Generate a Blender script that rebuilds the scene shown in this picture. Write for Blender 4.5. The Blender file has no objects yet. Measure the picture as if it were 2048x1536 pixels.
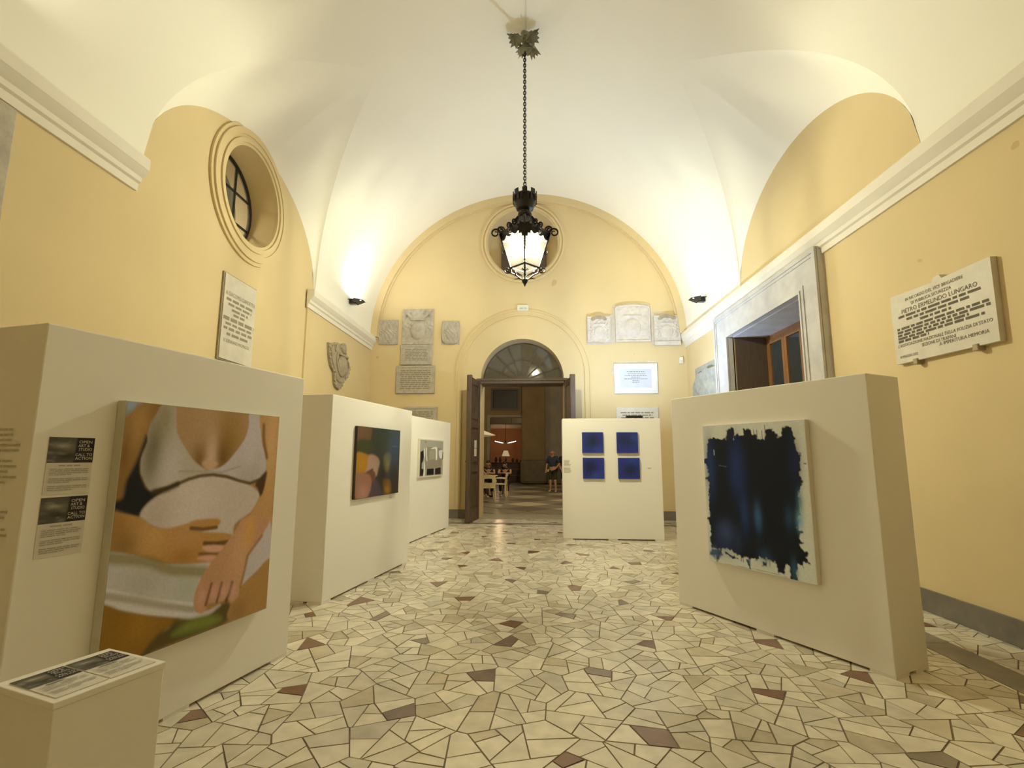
import bpy, bmesh, math, random
import numpy as np
from mathutils import Vector, Matrix

random.seed(11)
rng = np.random.default_rng(7)
PI = math.pi
SC = bpy.context.scene
COL = SC.collection

# ------------------------------------------------------------------ camera
def make_camera():
    cam = bpy.data.cameras.new('camera')
    cam.sensor_width = 36.0
    cam.lens = 1000.0 / 2048.0 * 36.0
    cam.clip_start = 0.05
    cam.clip_end = 200
    o = bpy.data.objects.new('camera', cam)
    COL.objects.link(o)
    yaw, pitch, roll = math.radians(1.75), math.radians(8.2), 0.003
    fwd = Vector((-math.sin(yaw) * math.cos(pitch), math.cos(yaw) * math.cos(pitch), math.sin(pitch)))
    right = Vector((math.cos(yaw), math.sin(yaw), 0))
    up = right.cross(fwd)
    r2 = right * math.cos(roll) + up * math.sin(roll)
    u2 = up * math.cos(roll) - right * math.sin(roll)
    m = Matrix((r2, u2, -fwd)).transposed().to_4x4()
    m.translation = (0, 0, 1.4)
    o.matrix_world = m
    SC.camera = o
make_camera()

# ------------------------------------------------------------------ world, exposure, lamps of the hall
w = bpy.data.worlds.new('night')
SC.world = w
w.use_nodes = True
w.node_tree.nodes['Background'].inputs[0].default_value = (0.20, 0.17, 0.13, 1)
w.node_tree.nodes['Background'].inputs[1].default_value = 0.10
SC.view_settings.view_transform = 'Standard'
SC.view_settings.look = 'None'
SC.view_settings.exposure = 0.0
SC.view_settings.gamma = 1.0
SC.view_settings.use_curve_mapping = False
SC.cycles.max_bounces = 10
SC.cycles.diffuse_bounces = 7
SC.cycles.sample_clamp_indirect = 6.0

def uplight(name, loc, axis, power, color, size):
    l = bpy.data.lights.new(name, 'AREA')
    l.shape = 'DISK'
    l.size = size
    l.energy = power
    l.color = color
    o = bpy.data.objects.new(name, l)
    COL.objects.link(o)
    o.location = loc
    o.rotation_euler = Vector(axis).to_track_quat('-Z', 'Y').to_euler()
    return o

def point(name, loc, power, color, radius=0.08):
    l = bpy.data.lights.new(name, 'POINT')
    l.energy = power
    l.color = color
    l.shadow_soft_size = radius
    o = bpy.data.objects.new(name, l)
    COL.objects.link(o)
    o.location = loc
    return o

# sconces, floodlight and lantern are modelled further down; the other lamps have no fitting
uplight('sconce_light_far_left', (-3.53, 10.05, 4.63), (0.35, 0, 1), 32, (1.0, 0.97, 0.86), 0.14)
uplight('sconce_light_far_right', (3.46, 10.05, 4.63), (-0.35, 0, 1), 14, (1.0, 0.85, 0.45), 0.14)
uplight('sconce_light_near_left', (-3.53, 2.6, 4.63), (0.35, 0, 1), 20, (1.0, 0.95, 0.78), 0.14)
uplight('floodlight_beam', (1.96, 9.30, 2.145), (0, 0.10, 1), 118, (0.58, 0.76, 1.0), 0.16)
point('lantern_light', (-0.03, 6.75, 4.28), 870, (1.0, 0.96, 0.66), 0.07)
point('courtyard_light', (1.1, 15.2, 5.2), 420, (1.0, 0.82, 0.52), 0.25)  # unseen lamp over the courtyard, added to brighten its floor
point('courtyard_light_far', (-3.5, 21.5, 4.0), 80, (1.0, 0.80, 0.5), 0.25)
point('far_room_light', (-1.6, 29.0, 2.6), 30, (1.0, 0.66, 0.36), 0.2)
point('side_room_light', (-5.3, 6.5, 5.6), 110, (1.0, 0.90, 0.65), 0.2)  # unseen lamp put behind the round window to light its panes

# ------------------------------------------------------------------ materials
def lin(c):
    c = c / 255.0
    return c / 12.92 if c <= 0.04045 else ((c + 0.055) / 1.055) ** 2.4

class Nodes:
    def __init__(s, name):
        s.m = bpy.data.materials.new(name)
        s.m.use_nodes = True
        s.t = s.m.node_tree
        s.b = s.t.nodes['Principled BSDF']
    def n(s, typ, **kw):
        x = s.t.nodes.new(typ)
        for k, v in kw.items():
            setattr(x, k, v)
        return x
    def l(s, a, b):
        s.t.links.new(a, b)

def mat(name, col, rough=0.6, var=0.0, scale=3.0, bump=0.0, bscale=40.0, metal=0.0, spec=0.5, col2=None, emit=None, estr=0, stretch=None):
    N = Nodes(name)
    b = N.b
    b.inputs['Roughness'].default_value = rough
    b.inputs['Metallic'].default_value = metal
    b.inputs['Specular IOR Level'].default_value = spec
    tc = N.n('ShaderNodeTexCoord')
    src = tc.outputs['Object']
    if stretch:
        mp = N.n('ShaderNodeMapping')
        mp.inputs['Scale'].default_value = stretch
        N.l(src, mp.inputs['Vector'])
        src = mp.outputs['Vector']
    if var > 0 or col2:
        nz = N.n('ShaderNodeTexNoise')
        nz.inputs['Scale'].default_value = scale
        nz.inputs['Detail'].default_value = 6
        nz.inputs['Roughness'].default_value = 0.6
        N.l(src, nz.inputs['Vector'])
        cr = N.n('ShaderNodeValToRGB')
        c2 = col2 or tuple(max(0, c * (1 - var)) for c in col)
        cr.color_ramp.elements[0].color = (*c2, 1)
        cr.color_ramp.elements[0].position = 0.32
        cr.color_ramp.elements[1].color = (*col, 1)
        cr.color_ramp.elements[1].position = 0.62
        N.l(nz.outputs['Fac'], cr.inputs['Fac'])
        N.l(cr.outputs['Color'], b.inputs['Base Color'])
    else:
        b.inputs['Base Color'].default_value = (*col, 1)
    if bump > 0:
        n2 = N.n('ShaderNodeTexNoise')
        n2.inputs['Scale'].default_value = bscale
        n2.inputs['Detail'].default_value = 4
        N.l(src, n2.inputs['Vector'])
        bp = N.n('ShaderNodeBump')
        bp.inputs['Strength'].default_value = bump
        bp.inputs['Distance'].default_value = 0.01
        N.l(n2.outputs['Fac'], bp.inputs['Height'])
        N.l(bp.outputs['Normal'], b.inputs['Normal'])
    if emit:
        b.inputs['Emission Color'].default_value = (*emit, 1)
        b.inputs['Emission Strength'].default_value = estr
    return N.m

def attr_mat(name, attr, rough, var=0.12, scale=30.0, spec=0.5, bump=0.0):
    N = Nodes(name)
    a = N.n('ShaderNodeAttribute', attribute_name=attr)
    tc = N.n('ShaderNodeTexCoord')
    nz = N.n('ShaderNodeTexNoise')
    nz.inputs['Scale'].default_value = scale
    nz.inputs['Detail'].default_value = 5
    N.l(tc.outputs['Object'], nz.inputs['Vector'])
    mr = N.n('ShaderNodeMapRange')
    mr.inputs['From Min'].default_value = 0.3
    mr.inputs['From Max'].default_value = 0.7
    mr.inputs['To Min'].default_value = 1 - var
    mr.inputs['To Max'].default_value = 1 + var * 0.4
    N.l(nz.outputs['Fac'], mr.inputs['Value'])
    mx = N.n('ShaderNodeMix', data_type='RGBA', blend_type='MULTIPLY')
    mx.inputs['Factor'].default_value = 1.0
    N.l(a.outputs['Color'], mx.inputs[6])
    cb = N.n('ShaderNodeCombineColor')
    for i in range(3):
        N.l(mr.outputs['Result'], cb.inputs[i])
    N.l(cb.outputs['Color'], mx.inputs[7])
    N.l(mx.outputs[2], N.b.inputs['Base Color'])
    N.b.inputs['Roughness'].default_value = rough
    N.b.inputs['Specular IOR Level'].default_value = spec
    if bump:
        bp = N.n('ShaderNodeBump')
        bp.inputs['Strength'].default_value = bump
        bp.inputs['Distance'].default_value = 0.004
        N.l(nz.outputs['Fac'], bp.inputs['Height'])
        N.l(bp.outputs['Normal'], N.b.inputs['Normal'])
    return N.m

def glass_mat(name, tint, clear, gloss=0.08, rough=0.05):
    """thin pane: partly clear, partly dusty diffuse, a little gloss"""
    N = Nodes(name)
    t = N.t
    t.nodes.remove(N.b)
    out = t.nodes['Material Output']
    tr = N.n('ShaderNodeBsdfTransparent')
    tr.inputs[0].default_value = (0.95, 0.95, 0.93, 1)
    df = N.n('ShaderNodeBsdfDiffuse')
    df.inputs[0].default_value = (*tint, 1)
    gl = N.n('ShaderNodeBsdfGlossy')
    gl.inputs[1].default_value = rough
    gl.inputs[0].default_value = (0.9, 0.9, 0.9, 1)
    m1 = N.n('ShaderNodeMixShader')
    m1.inputs[0].default_value = clear
    N.l(df.outputs[0], m1.inputs[1])
    N.l(tr.outputs[0], m1.inputs[2])
    m2 = N.n('ShaderNodeMixShader')
    m2.inputs[0].default_value = gloss
    N.l(m1.outputs[0], m2.inputs[1])
    N.l(gl.outputs[0], m2.inputs[2])
    N.l(m2.outputs[0], out.inputs[0])
    return N.m

def frosted_mat(name):
    N = Nodes(name)
    t = N.t
    t.nodes.remove(N.b)
    out = t.nodes['Material Output']
    tr = N.n('ShaderNodeBsdfTransparent')
    tl = N.n('ShaderNodeBsdfTranslucent')
    tl.inputs[0].default_value = (1.0, 0.93, 0.84, 1)
    m1 = N.n('ShaderNodeMixShader')
    m1.inputs[0].default_value = 0.994
    N.l(tl.outputs[0], m1.inputs[1])
    N.l(tr.outputs[0], m1.inputs[2])
    N.l(m1.outputs[0], out.inputs[0])
    return N.m

def wall_mat(name, col, stain):
    """painted plaster with soft clouding and a few flaked spots low on the wall"""
    N = Nodes(name)
    tc = N.n('ShaderNodeTexCoord')
    n1 = N.n('ShaderNodeTexNoise')
    n1.inputs['Scale'].default_value = 0.9
    n1.inputs['Detail'].default_value = 5
    N.l(tc.outputs['Object'], n1.inputs['Vector'])
    cr = N.n('ShaderNodeValToRGB')
    cr.color_ramp.elements[0].position = 0.35
    cr.color_ramp.elements[0].color = (*[c * 0.94 for c in col], 1)
    cr.color_ramp.elements[1].position = 0.65
    cr.color_ramp.elements[1].color = (*col, 1)
    N.l(n1.outputs['Fac'], cr.inputs['Fac'])
    n2 = N.n('ShaderNodeTexNoise')
    n2.inputs['Scale'].default_value = 2.3
    n2.inputs['Detail'].default_value = 3
    N.l(tc.outputs['Object'], n2.inputs['Vector'])
    c2 = N.n('ShaderNodeValToRGB')
    c2.color_ramp.elements[0].position = 0.735
    c2.color_ramp.elements[0].color = (0, 0, 0, 1)
    c2.color_ramp.elements[1].position = 0.75
    c2.color_ramp.elements[1].color = (1, 1, 1, 1)
    N.l(n2.outputs['Fac'], c2.inputs['Fac'])
    mx = N.n('ShaderNodeMix', data_type='RGBA')
    N.l(c2.outputs['Color'], mx.inputs[0])
    N.l(cr.outputs['Color'], mx.inputs[6])
    mx.inputs[7].default_value = (*stain, 1)
    N.l(mx.outputs[2], N.b.inputs['Base Color'])
    N.b.inputs['Roughness'].default_value = 0.75
    N.b.inputs['Specular IOR Level'].default_value = 0.25
    n3 = N.n('ShaderNodeTexNoise')
    n3.inputs['Scale'].default_value = 22
    N.l(tc.outputs['Object'], n3.inputs['Vector'])
    bp = N.n('ShaderNodeBump')
    bp.inputs['Strength'].default_value = 0.12
    bp.inputs['Distance'].default_value = 0.004
    N.l(n3.outputs['Fac'], bp.inputs['Height'])
    N.l(bp.outputs['Normal'], N.b.inputs['Normal'])
    return N.m

M = {}
M['wall'] = wall_mat('wall_yellow_paint', (0.69, 0.56, 0.325), (0.58, 0.42, 0.22))
M['vault'] = mat('vault_cream_paint', (0.89, 0.87, 0.79), 0.8, var=0.02, scale=0.7, spec=0.2)
M['trim'] = mat('cornice_pale_paint', (0.80, 0.76, 0.68), 0.7, var=0.05, scale=2, spec=0.3)
M['panel'] = mat('panel_white_paint', (0.86, 0.84, 0.80), 0.55, var=0.015, scale=1.5, spec=0.35)
M['grout'] = mat('floor_grout', (0.20, 0.145, 0.085), 0.8, var=0.3, scale=12)
M['stone'] = attr_mat('mosaic_stone', 'tint', 0.22, var=0.16, scale=9, spec=0.5)
M['greystone'] = mat('grey_marble', (0.20, 0.18, 0.155), 0.4, var=0.3, scale=4, spec=0.5)
M['band'] = mat('grey_floor_band', (0.22, 0.195, 0.16), 0.3, var=0.3, scale=5)
M['surround'] = mat('window_surround_stone', (0.58, 0.57, 0.58), 0.6, var=0.18, scale=4, bump=0.25, bscale=30)
M['marble'] = mat('aged_marble', (0.66, 0.62, 0.54), 0.5, var=0.12, scale=5)
M['relief'] = mat('carved_limestone', (0.50, 0.455, 0.38), 0.8, var=0.22, scale=9, bump=0.3, bscale=60)
M['reliefpale'] = mat('carved_marble_pale', (0.66, 0.61, 0.56), 0.75, var=0.16, scale=8, bump=0.25, bscale=60)
M['terra'] = mat('weathered_carving', (0.40, 0.34, 0.24), 0.8, var=0.25, scale=9, bump=0.4, bscale=50)
M['patch'] = mat('bare_plaster_patch', (0.66, 0.58, 0.47), 0.85, var=0.15, scale=6, bump=0.2)
M['rough'] = mat('rough_grey_stone', (0.42, 0.42, 0.38), 0.8, var=0.3, scale=7, bump=0.5, bscale=18)
M['bluemarble'] = mat('blue_white_marble', (0.62, 0.66, 0.78), 0.35, var=0.06, scale=6)
M['whitemarble'] = mat('white_marble', (0.82, 0.82, 0.84), 0.4, var=0.05, scale=6)
M['ink'] = mat('engraved_ink', (0.10, 0.085, 0.06), 0.7)
M['inkgrey'] = mat('worn_ink', (0.27, 0.235, 0.18), 0.7)
M['inksoft'] = mat('grey_print', (0.40, 0.38, 0.33), 0.7)
M['inkfaint'] = mat('faint_print', (0.52, 0.48, 0.38), 0.7)
M['wood'] = mat('dark_door_wood', (0.105, 0.066, 0.043), 0.5, var=0.35, scale=5, bump=0.2, bscale=30, stretch=(6, 6, 0.6))
M['oak'] = mat('window_oak', (0.30, 0.135, 0.045), 0.4, var=0.3, scale=6, stretch=(5, 5, 0.7))
M['shutter'] = mat('brown_shutter', (0.12, 0.085, 0.06), 0.5, var=0.2, scale=5, stretch=(6, 6, 0.7))
M['iron'] = mat('wrought_iron', (0.022, 0.018, 0.017), 0.45, var=0.4, scale=20, metal=0.3)
M['leafiron'] = mat('verdigris_leaf', (0.30, 0.29, 0.21), 0.55, var=0.3, scale=12, metal=0.4)
M['black'] = mat('black_plastic', (0.012, 0.011, 0.010), 0.4)
M['red'] = mat('red_plastic', (0.35, 0.03, 0.02), 0.4)
M['nightglass'] = glass_mat('night_window_glass', (0.06, 0.07, 0.065), 0.55, 0.10)
M['dustglass'] = glass_mat('dusty_fanlight_glass', (0.21, 0.20, 0.165), 0.45, 0.03, 0.04)
M['frostglass'] = frosted_mat('lantern_frosted_glass')
M['hazeglass'] = glass_mat('round_window_glass', (0.5, 0.48, 0.4), 0.85, 0.03)
M['bulb'] = mat('bulb_glow', (1, 1, 1), 0.3, emit=(1.0, 0.86, 0.62), estr=60)
M['sconceglow'] = mat('sconce_lens', (1, 1, 1), 0.3, emit=(1.0, 0.9, 0.6), estr=8)
M['neon'] = mat('led_tube', (1, 1, 1), 0.3, emit=(1.0, 0.93, 0.85), estr=3.0)
M['lampshade'] = mat('lit_lampshade', (0.8, 0.72, 0.5), 0.7, emit=(1.0, 0.80, 0.45), estr=0.30)
M['white'] = mat('white_plastic', (0.80, 0.79, 0.74), 0.4)
M['chair'] = mat('cream_chair_plastic', (0.78, 0.70, 0.46), 0.45)
M['paper'] = mat('white_paper', (0.70, 0.67, 0.62), 0.7, var=0.03, scale=8)
M['greenlit'] = mat('green_sign_print', (0.35, 0.50, 0.36), 0.6)
M['canvasedge'] = mat('canvas_edge', (0.62, 0.60, 0.50), 0.6, var=0.1, scale=10)
M['canvas'] = mat('cream_canvas', (0.74, 0.70, 0.60), 0.6, var=0.03, scale=10)
M['darkcanvas'] = mat('dark_canvas_edge', (0.05, 0.035, 0.025), 0.6, var=0.2, scale=10)
M['bluecanvas'] = mat('blue_canvas_edge', (0.02, 0.022, 0.22), 0.6, var=0.3, scale=10)
M['paint'] = attr_mat('oil_paint', 'paint', 0.55, var=0.05, scale=60, spec=0.18, bump=0.15)
M['print'] = attr_mat('ink_print', 'paint', 0.6, var=0.03, scale=60, spec=0.3)
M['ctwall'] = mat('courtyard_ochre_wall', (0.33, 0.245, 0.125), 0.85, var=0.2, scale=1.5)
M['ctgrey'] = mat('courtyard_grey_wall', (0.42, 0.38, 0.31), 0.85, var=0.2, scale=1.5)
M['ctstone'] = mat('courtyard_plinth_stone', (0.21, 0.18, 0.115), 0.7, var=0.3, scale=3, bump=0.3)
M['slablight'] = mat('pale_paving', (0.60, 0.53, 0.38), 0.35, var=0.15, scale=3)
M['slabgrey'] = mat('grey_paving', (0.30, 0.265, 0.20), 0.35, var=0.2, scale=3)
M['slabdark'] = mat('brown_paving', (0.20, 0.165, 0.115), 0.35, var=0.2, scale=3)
M['roomwall'] = mat('terracotta_room_wall', (0.42, 0.20, 0.09), 0.8, var=0.15, scale=1.5)
M['darkwood'] = mat('dark_furniture_wood', (0.07, 0.035, 0.02), 0.5, var=0.3, scale=5)
M['bookmix'] = mat('dim_stacked_things', (0.10, 0.05, 0.035), 0.7, var=0.5, scale=14)
M['parasol'] = mat('cream_parasol_cloth', (0.80, 0.74, 0.56), 0.8, emit=(1.0, 0.85, 0.5), estr=0.10)  # faint glow put into the cloth, though it is no lamp
M['skin'] = mat('skin', (0.50, 0.29, 0.19), 0.5, var=0.1, scale=20)
M['blackcloth'] = mat('black_cloth', (0.020, 0.018, 0.018), 0.8, var=0.3, scale=20)
M['bluecloth'] = mat('blue_shirt_cloth', (0.035, 0.055, 0.11), 0.8, var=0.3, scale=20)
M['browncloth'] = mat('dark_trousers_cloth', (0.05, 0.042, 0.030), 0.8, var=0.3, scale=20)
M['hair'] = mat('dark_hair', (0.025, 0.018, 0.012), 0.6)
M['shoe'] = mat('pale_shoe', (0.45, 0.42, 0.36), 0.6)
M['cup'] = mat('yellow_cup', (0.75, 0.62, 0.18), 0.4)
M['cable'] = mat('white_cable', (0.72, 0.70, 0.62), 0.5)
M['underpaint'] = mat('doorway_stone', (0.36, 0.315, 0.22), 0.45, var=0.2, scale=4)
# ------------------------------------------------------------------ geometry helpers
class MB:
    """collects shapes, becomes ONE mesh object"""
    def __init__(s):
        s.v, s.f = [], []
    def add(s, v, f, m=None):
        n = len(s.v)
        s.v += [tuple(m @ Vector(p)) for p in v] if m is not None else [tuple(p) for p in v]
        s.f += [tuple(i + n for i in q) for q in f]
        return s
    def box(s, x0, x1, y0, y1, z0, z1, m=None, b=0.0):
        if b <= 0:
            v = [(x, y, z) for z in (z0, z1) for y in (y0, y1) for x in (x0, x1)]
            f = [(0, 2, 3, 1), (4, 5, 7, 6), (0, 1, 5, 4), (2, 6, 7, 3), (0, 4, 6, 2), (1, 3, 7, 5)]
            return s.add(v, f, m)
        bm = bmesh.new()
        bmesh.ops.create_cube(bm, size=1)
        for q in bm.verts:
            q.co = Vector(((x0 + x1) / 2 + q.co.x * (x1 - x0), (y0 + y1) / 2 + q.co.y * (y1 - y0), (z0 + z1) / 2 + q.co.z * (z1 - z0)))
        bmesh.ops.bevel(bm, geom=bm.edges[:], offset=b, segments=2, affect='EDGES', profile=0.5)
        return s.bm(bm, m)
    def bm(s, bm, m=None):
        bm.verts.index_update()
        v = [tuple(q.co) for q in bm.verts]
        f = [tuple(q.index for q in fc.verts) for fc in bm.faces]
        bm.free()
        return s.add(v, f, m)
    def prism(s, pts, y0, y1, m=None):
        """outline in (x, z), front at y0 (towards the viewer), back at y1; outline may be concave"""
        n = len(pts)
        a = sum(pts[i][0] * pts[(i + 1) % n][1] - pts[(i + 1) % n][0] * pts[i][1] for i in range(n))
        if a < 0:
            pts = pts[::-1]
        v = [(x, y0, z) for x, z in pts] + [(x, y1, z) for x, z in pts]
        f = [tuple(range(n)), tuple(range(2 * n - 1, n - 1, -1))]
        f += [(i, i + n, (i + 1) % n + n, (i + 1) % n) for i in range(n)]
        return s.add(v, f, m)
    def lathe(s, prof, n=20, m=None, a0=0, a1=2 * PI):
        """profile of (r, z) turned about z"""
        full = abs(a1 - a0 - 2 * PI) < 1e-6
        k = n if full else n + 1
        v, f = [], []
        for r, z in prof:
            for i in range(k):
                a = a0 + (a1 - a0) * i / n
                v.append((r * math.cos(a), r * math.sin(a), z))
        for j in range(len(prof) - 1):
            for i in range(n):
                i2 = (i + 1) % k
                f.append((j * k + i, j * k + i2, (j + 1) * k + i2, (j + 1) * k + i))
        return s.add(v, f, m)
    def tube(s, pts, r, n=8, m=None, closed=False, cap=True):
        pts = [Vector(p) for p in pts]
        rr = r if isinstance(r, (list, tuple)) else [r] * len(pts)
        v, f = [], []
        K = len(pts)
        up = Vector((0, 0, 1))
        prev = None
        for i, p in enumerate(pts):
            if closed:
                t = (pts[(i + 1) % K] - pts[i - 1])
            else:
                t = pts[min(i + 1, K - 1)] - pts[max(i - 1, 0)]
            t.normalize()
            if prev is None:
                a = t.cross(up)
                if a.length < 1e-3:
                    a = t.cross(Vector((1, 0, 0)))
            else:
                a = prev - t * prev.dot(t)
            a.normalize()
            prev = a
            b = t.cross(a)
            for j in range(n):
                q = 2 * PI * j / n
                v.append(tuple(p + (a * math.cos(q) + b * math.sin(q)) * rr[i]))
        for i in range(K if closed else K - 1):
            i2 = (i + 1) % K
            for j in range(n):
                j2 = (j + 1) % n
                f.append((i * n + j, i * n + j2, i2 * n + j2, i2 * n + j))
        if cap and not closed:
            f.append(tuple(range(n - 1, -1, -1)))
            f.append(tuple((K - 1) * n + j for j in range(n)))
        return s.add(v, f, m)
    def ball(s, c, r, m=None, seg=14, rings=9):
        rx, ry, rz = r if isinstance(r, (tuple, list)) else (r, r, r)
        pr = []
        for i in range(rings + 1):
            a = -PI / 2 + PI * i / rings
            pr.append((max(1e-4, math.cos(a)), math.sin(a)))
        t = Matrix.Translation(c) @ Matrix.Diagonal((rx, ry, rz, 1))
        return s.lathe(pr, seg, (m @ t) if m is not None else t)
    def sweep(s, prof, y0, y1, m=None):
        """profile of (x, z) extruded along y, capped"""
        n = len(prof)
        v = [(x, y0, z) for x, z in prof] + [(x, y1, z) for x, z in prof]
        f = [(i, (i + 1) % n, (i + 1) % n + n, i + n) for i in range(n)] + [tuple(range(n - 1, -1, -1)), tuple(range(n, 2 * n))]
        return s.add(v, f, m)
    def plate(s, outer, holes, y0, y1, m=None):
        """flat slab with holes, outline in (x, z) seen from -y"""
        cu = bpy.data.curves.new('t', 'CURVE')
        cu.dimensions = '2D'
        cu.fill_mode = 'BOTH'
        cu.extrude = (y1 - y0) / 2
        for loop in [outer] + list(holes):
            sp = cu.splines.new('POLY')
            sp.points.add(len(loop) - 1)
            for p, (x, z) in zip(sp.points, loop):
                p.co = (x, z, 0, 1)
            sp.use_cyclic_u = True
        o = bpy.data.objects.new('t', cu)
        COL.objects.link(o)
        dg = bpy.context.evaluated_depsgraph_get()
        me = bpy.data.meshes.new_from_object(o.evaluated_get(dg))
        mid = (y0 + y1) / 2
        s.add([(p.co.x, mid - p.co.z, p.co.y) for p in me.vertices], [tuple(q.vertices) for q in me.polygons], m)
        bpy.data.objects.remove(o)
        bpy.data.curves.remove(cu)
        bpy.data.meshes.remove(me)
        return s
    def text(s, body, cx, cz, size, width=None, y=0.0, depth=0.002, m=None):
        """one line of lettering centred on (cx, cz) in the x-z plane, facing -y; size is the cap height"""
        cu = bpy.data.curves.new('t', 'FONT')
        cu.body = body
        cu.align_x = 'CENTER'
        cu.align_y = 'CENTER'
        cu.resolution_u = 2
        cu.extrude = 0.0
        o = bpy.data.objects.new('t', cu)
        COL.objects.link(o)
        dg = bpy.context.evaluated_depsgraph_get()
        me = bpy.data.meshes.new_from_object(o.evaluated_get(dg))
        vs = [(p.co.x, p.co.y) for p in me.vertices]
        if vs:
            x0, x1 = min(a for a, _ in vs), max(a for a, _ in vs)
            z0, z1 = min(b for _, b in vs), max(b for _, b in vs)
            kz = size / max(z1 - z0, 0.3)
            kx = (width / (x1 - x0)) if width else kz
            s.add([(cx + (a - (x0 + x1) / 2) * kx, y - depth, cz + (b - (z0 + z1) / 2) * kz) for a, b in vs],
                  [tuple(q.vertices) for q in me.polygons], m)
        bpy.data.objects.remove(o)
        bpy.data.curves.remove(cu)
        bpy.data.meshes.remove(me)
        return s
    def greek(s, x0, x1, cz, h, y=0.0, seed=1, m=None, word=(0.05, 0.12), gap=0.018, depth=0.002):
        """a line of print too small to read: word-long strokes"""
        r = random.Random(seed)
        x = x0
        while x < x1 - 0.01:
            e = min(x1, x + r.uniform(*word))
            s.add([(x, y - depth, cz - h / 2), (e, y - depth, cz - h / 2), (e, y - depth, cz + h / 2), (x, y - depth, cz + h / 2)], [(0, 1, 2, 3)], m)
            x = e + gap
        return s
    def mesh(s, name, material, smooth=None):
        me = bpy.data.meshes.new(name)
        me.from_pydata(s.v, [], s.f)
        me.validate()
        if material:
            me.materials.append(material)
        if smooth is not None:
            me.polygons.foreach_set('use_smooth', [True] * len(me.polygons))
            me.set_sharp_from_angle(angle=math.radians(smooth))
        me.update()
        return me
    def build(s, name, material, parent=None, loc=(0, 0, 0), rot=0.0, smooth=None):
        return link(s.mesh(name, material, smooth), name, parent, loc, rot)

def link(me, name, parent=None, loc=(0, 0, 0), rot=0.0):
    o = bpy.data.objects.new(name, me)
    COL.objects.link(o)
    o.location = loc
    o.rotation_euler = rot if isinstance(rot, (tuple, list)) else (0, 0, rot)
    if parent:
        o.parent = parent
    return o

def tag(o, label, cat, group=None):
    o['label'] = label
    o['category'] = cat
    if group:
        o['group'] = group
    return o

def thing(name, label, cat, loc=(0, 0, 0), rot=0.0, group=None):
    return tag(link(None, name, None, loc, rot), label, cat, group)

def struct(o, label=None):
    o['kind'] = 'structure'
    if label:
        o['label'] = label
    return o

def copy_tree(o, parent=None):
    c = o.copy()
    COL.objects.link(c)
    if parent:
        c.parent = parent
    for ch in list(o.children):
        copy_tree(ch, c)
    return c

def arc(cx, cz, rx, rz, a0, a1, n):
    return [(cx + rx * math.cos(math.radians(a0 + (a1 - a0) * i / n)), cz + rz * math.sin(math.radians(a0 + (a1 - a0) * i / n))) for i in range(n + 1)]

def circle(cx, cz, r, n=64):
    return arc(cx, cz, r, r, 0, 360, n)[:-1]

def smooth_closed(pts, k=4):
    out = []
    n = len(pts)
    for i in range(n):
        p0, p1, p2, p3 = [np.array(pts[(i + j) % n], float) for j in (-1, 0, 1, 2)]
        for t in np.linspace(0, 1, k, endpoint=False):
            out.append(0.5 * (2 * p1 + (p2 - p0) * t + (2 * p0 - 5 * p1 + 4 * p2 - p3) * t * t + (3 * p1 - p0 - 3 * p2 + p3) * t ** 3))
    return np.array(out)

# ------------------------------------------------------------------ pictures: pigment laid on a fine grid of vertices
def seg_dist(X, Y, pts, closed=True):
    d = np.full(X.shape, 1e9)
    n = len(pts)
    for i in range(n if closed else n - 1):
        a, b = np.array(pts[i], float), np.array(pts[(i + 1) % n], float)
        ab = b - a
        t = np.clip(((X - a[0]) * ab[0] + (Y - a[1]) * ab[1]) / (ab @ ab + 1e-9), 0, 1)
        d = np.minimum(d, np.hypot(X - a[0] - t * ab[0], Y - a[1] - t * ab[1]))
    return d

def inside(X, Y, pts):
    r = np.zeros(X.shape, bool)
    n = len(pts)
    for i in range(n):
        x0, y0 = pts[i]
        x1, y1 = pts[(i + 1) % n]
        if y0 == y1:
            continue
        c = ((y0 > Y) != (y1 > Y)) & (X < (x1 - x0) * (Y - y0) / (y1 - y0) + x0)
        r ^= c
    return r

def paint_raster(nx, ny, base, ops, ragged=0.0, grain=0.03, seed=3, clip=False):
    r = np.random.default_rng(seed)
    U, V = np.meshgrid(np.linspace(0, 1000, nx), np.linspace(0, 1000, ny))
    img = np.ones((ny, nx, 3)) * np.array(base)
    if ragged:
        k = r.normal(size=(ny, nx))
        for _ in range(3):
            k = (k + np.roll(k, 1, 0) + np.roll(k, 1, 1) + np.roll(k, -1, 0) + np.roll(k, -1, 1)) / 5
        k *= ragged / (k.std() + 1e-9)
    last = 1.0
    for op in ops:
        if op[0] == 'P':
            pts = smooth_closed(op[1]) if op[4] else np.array(op[1], float)
            d = seg_dist(U, V, pts)
            d = np.where(inside(U, V, pts), d, -d)
            if ragged:
                d = d + k
            a = np.clip(d / (2 * op[3]) + 0.5, 0, 1)
            a = (a * a * (3 - 2 * a))[..., None]
            last = a if clip else 1.0
            img = img * (1 - a) + a * np.array(op[2])
        elif op[0] == 'B':
            a = op[6] * np.exp(-((U - op[1]) / max(op[3], 1)) ** 2 - ((V - op[2]) / max(op[4], 1)) ** 2)[..., None] * last
            img = img * (1 - a) + a * np.array(op[5])
        else:
            d = seg_dist(U, V, op[1], False)
            a = (op[4] * np.clip(1.5 - d / op[3], 0, 1))[..., None]
            img = img * (1 - a) + a * np.array(op[2])
    img *= 1 + r.normal(size=(ny, nx, 1)) * grain
    return np.clip(img, 0.002, 0.95)

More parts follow.
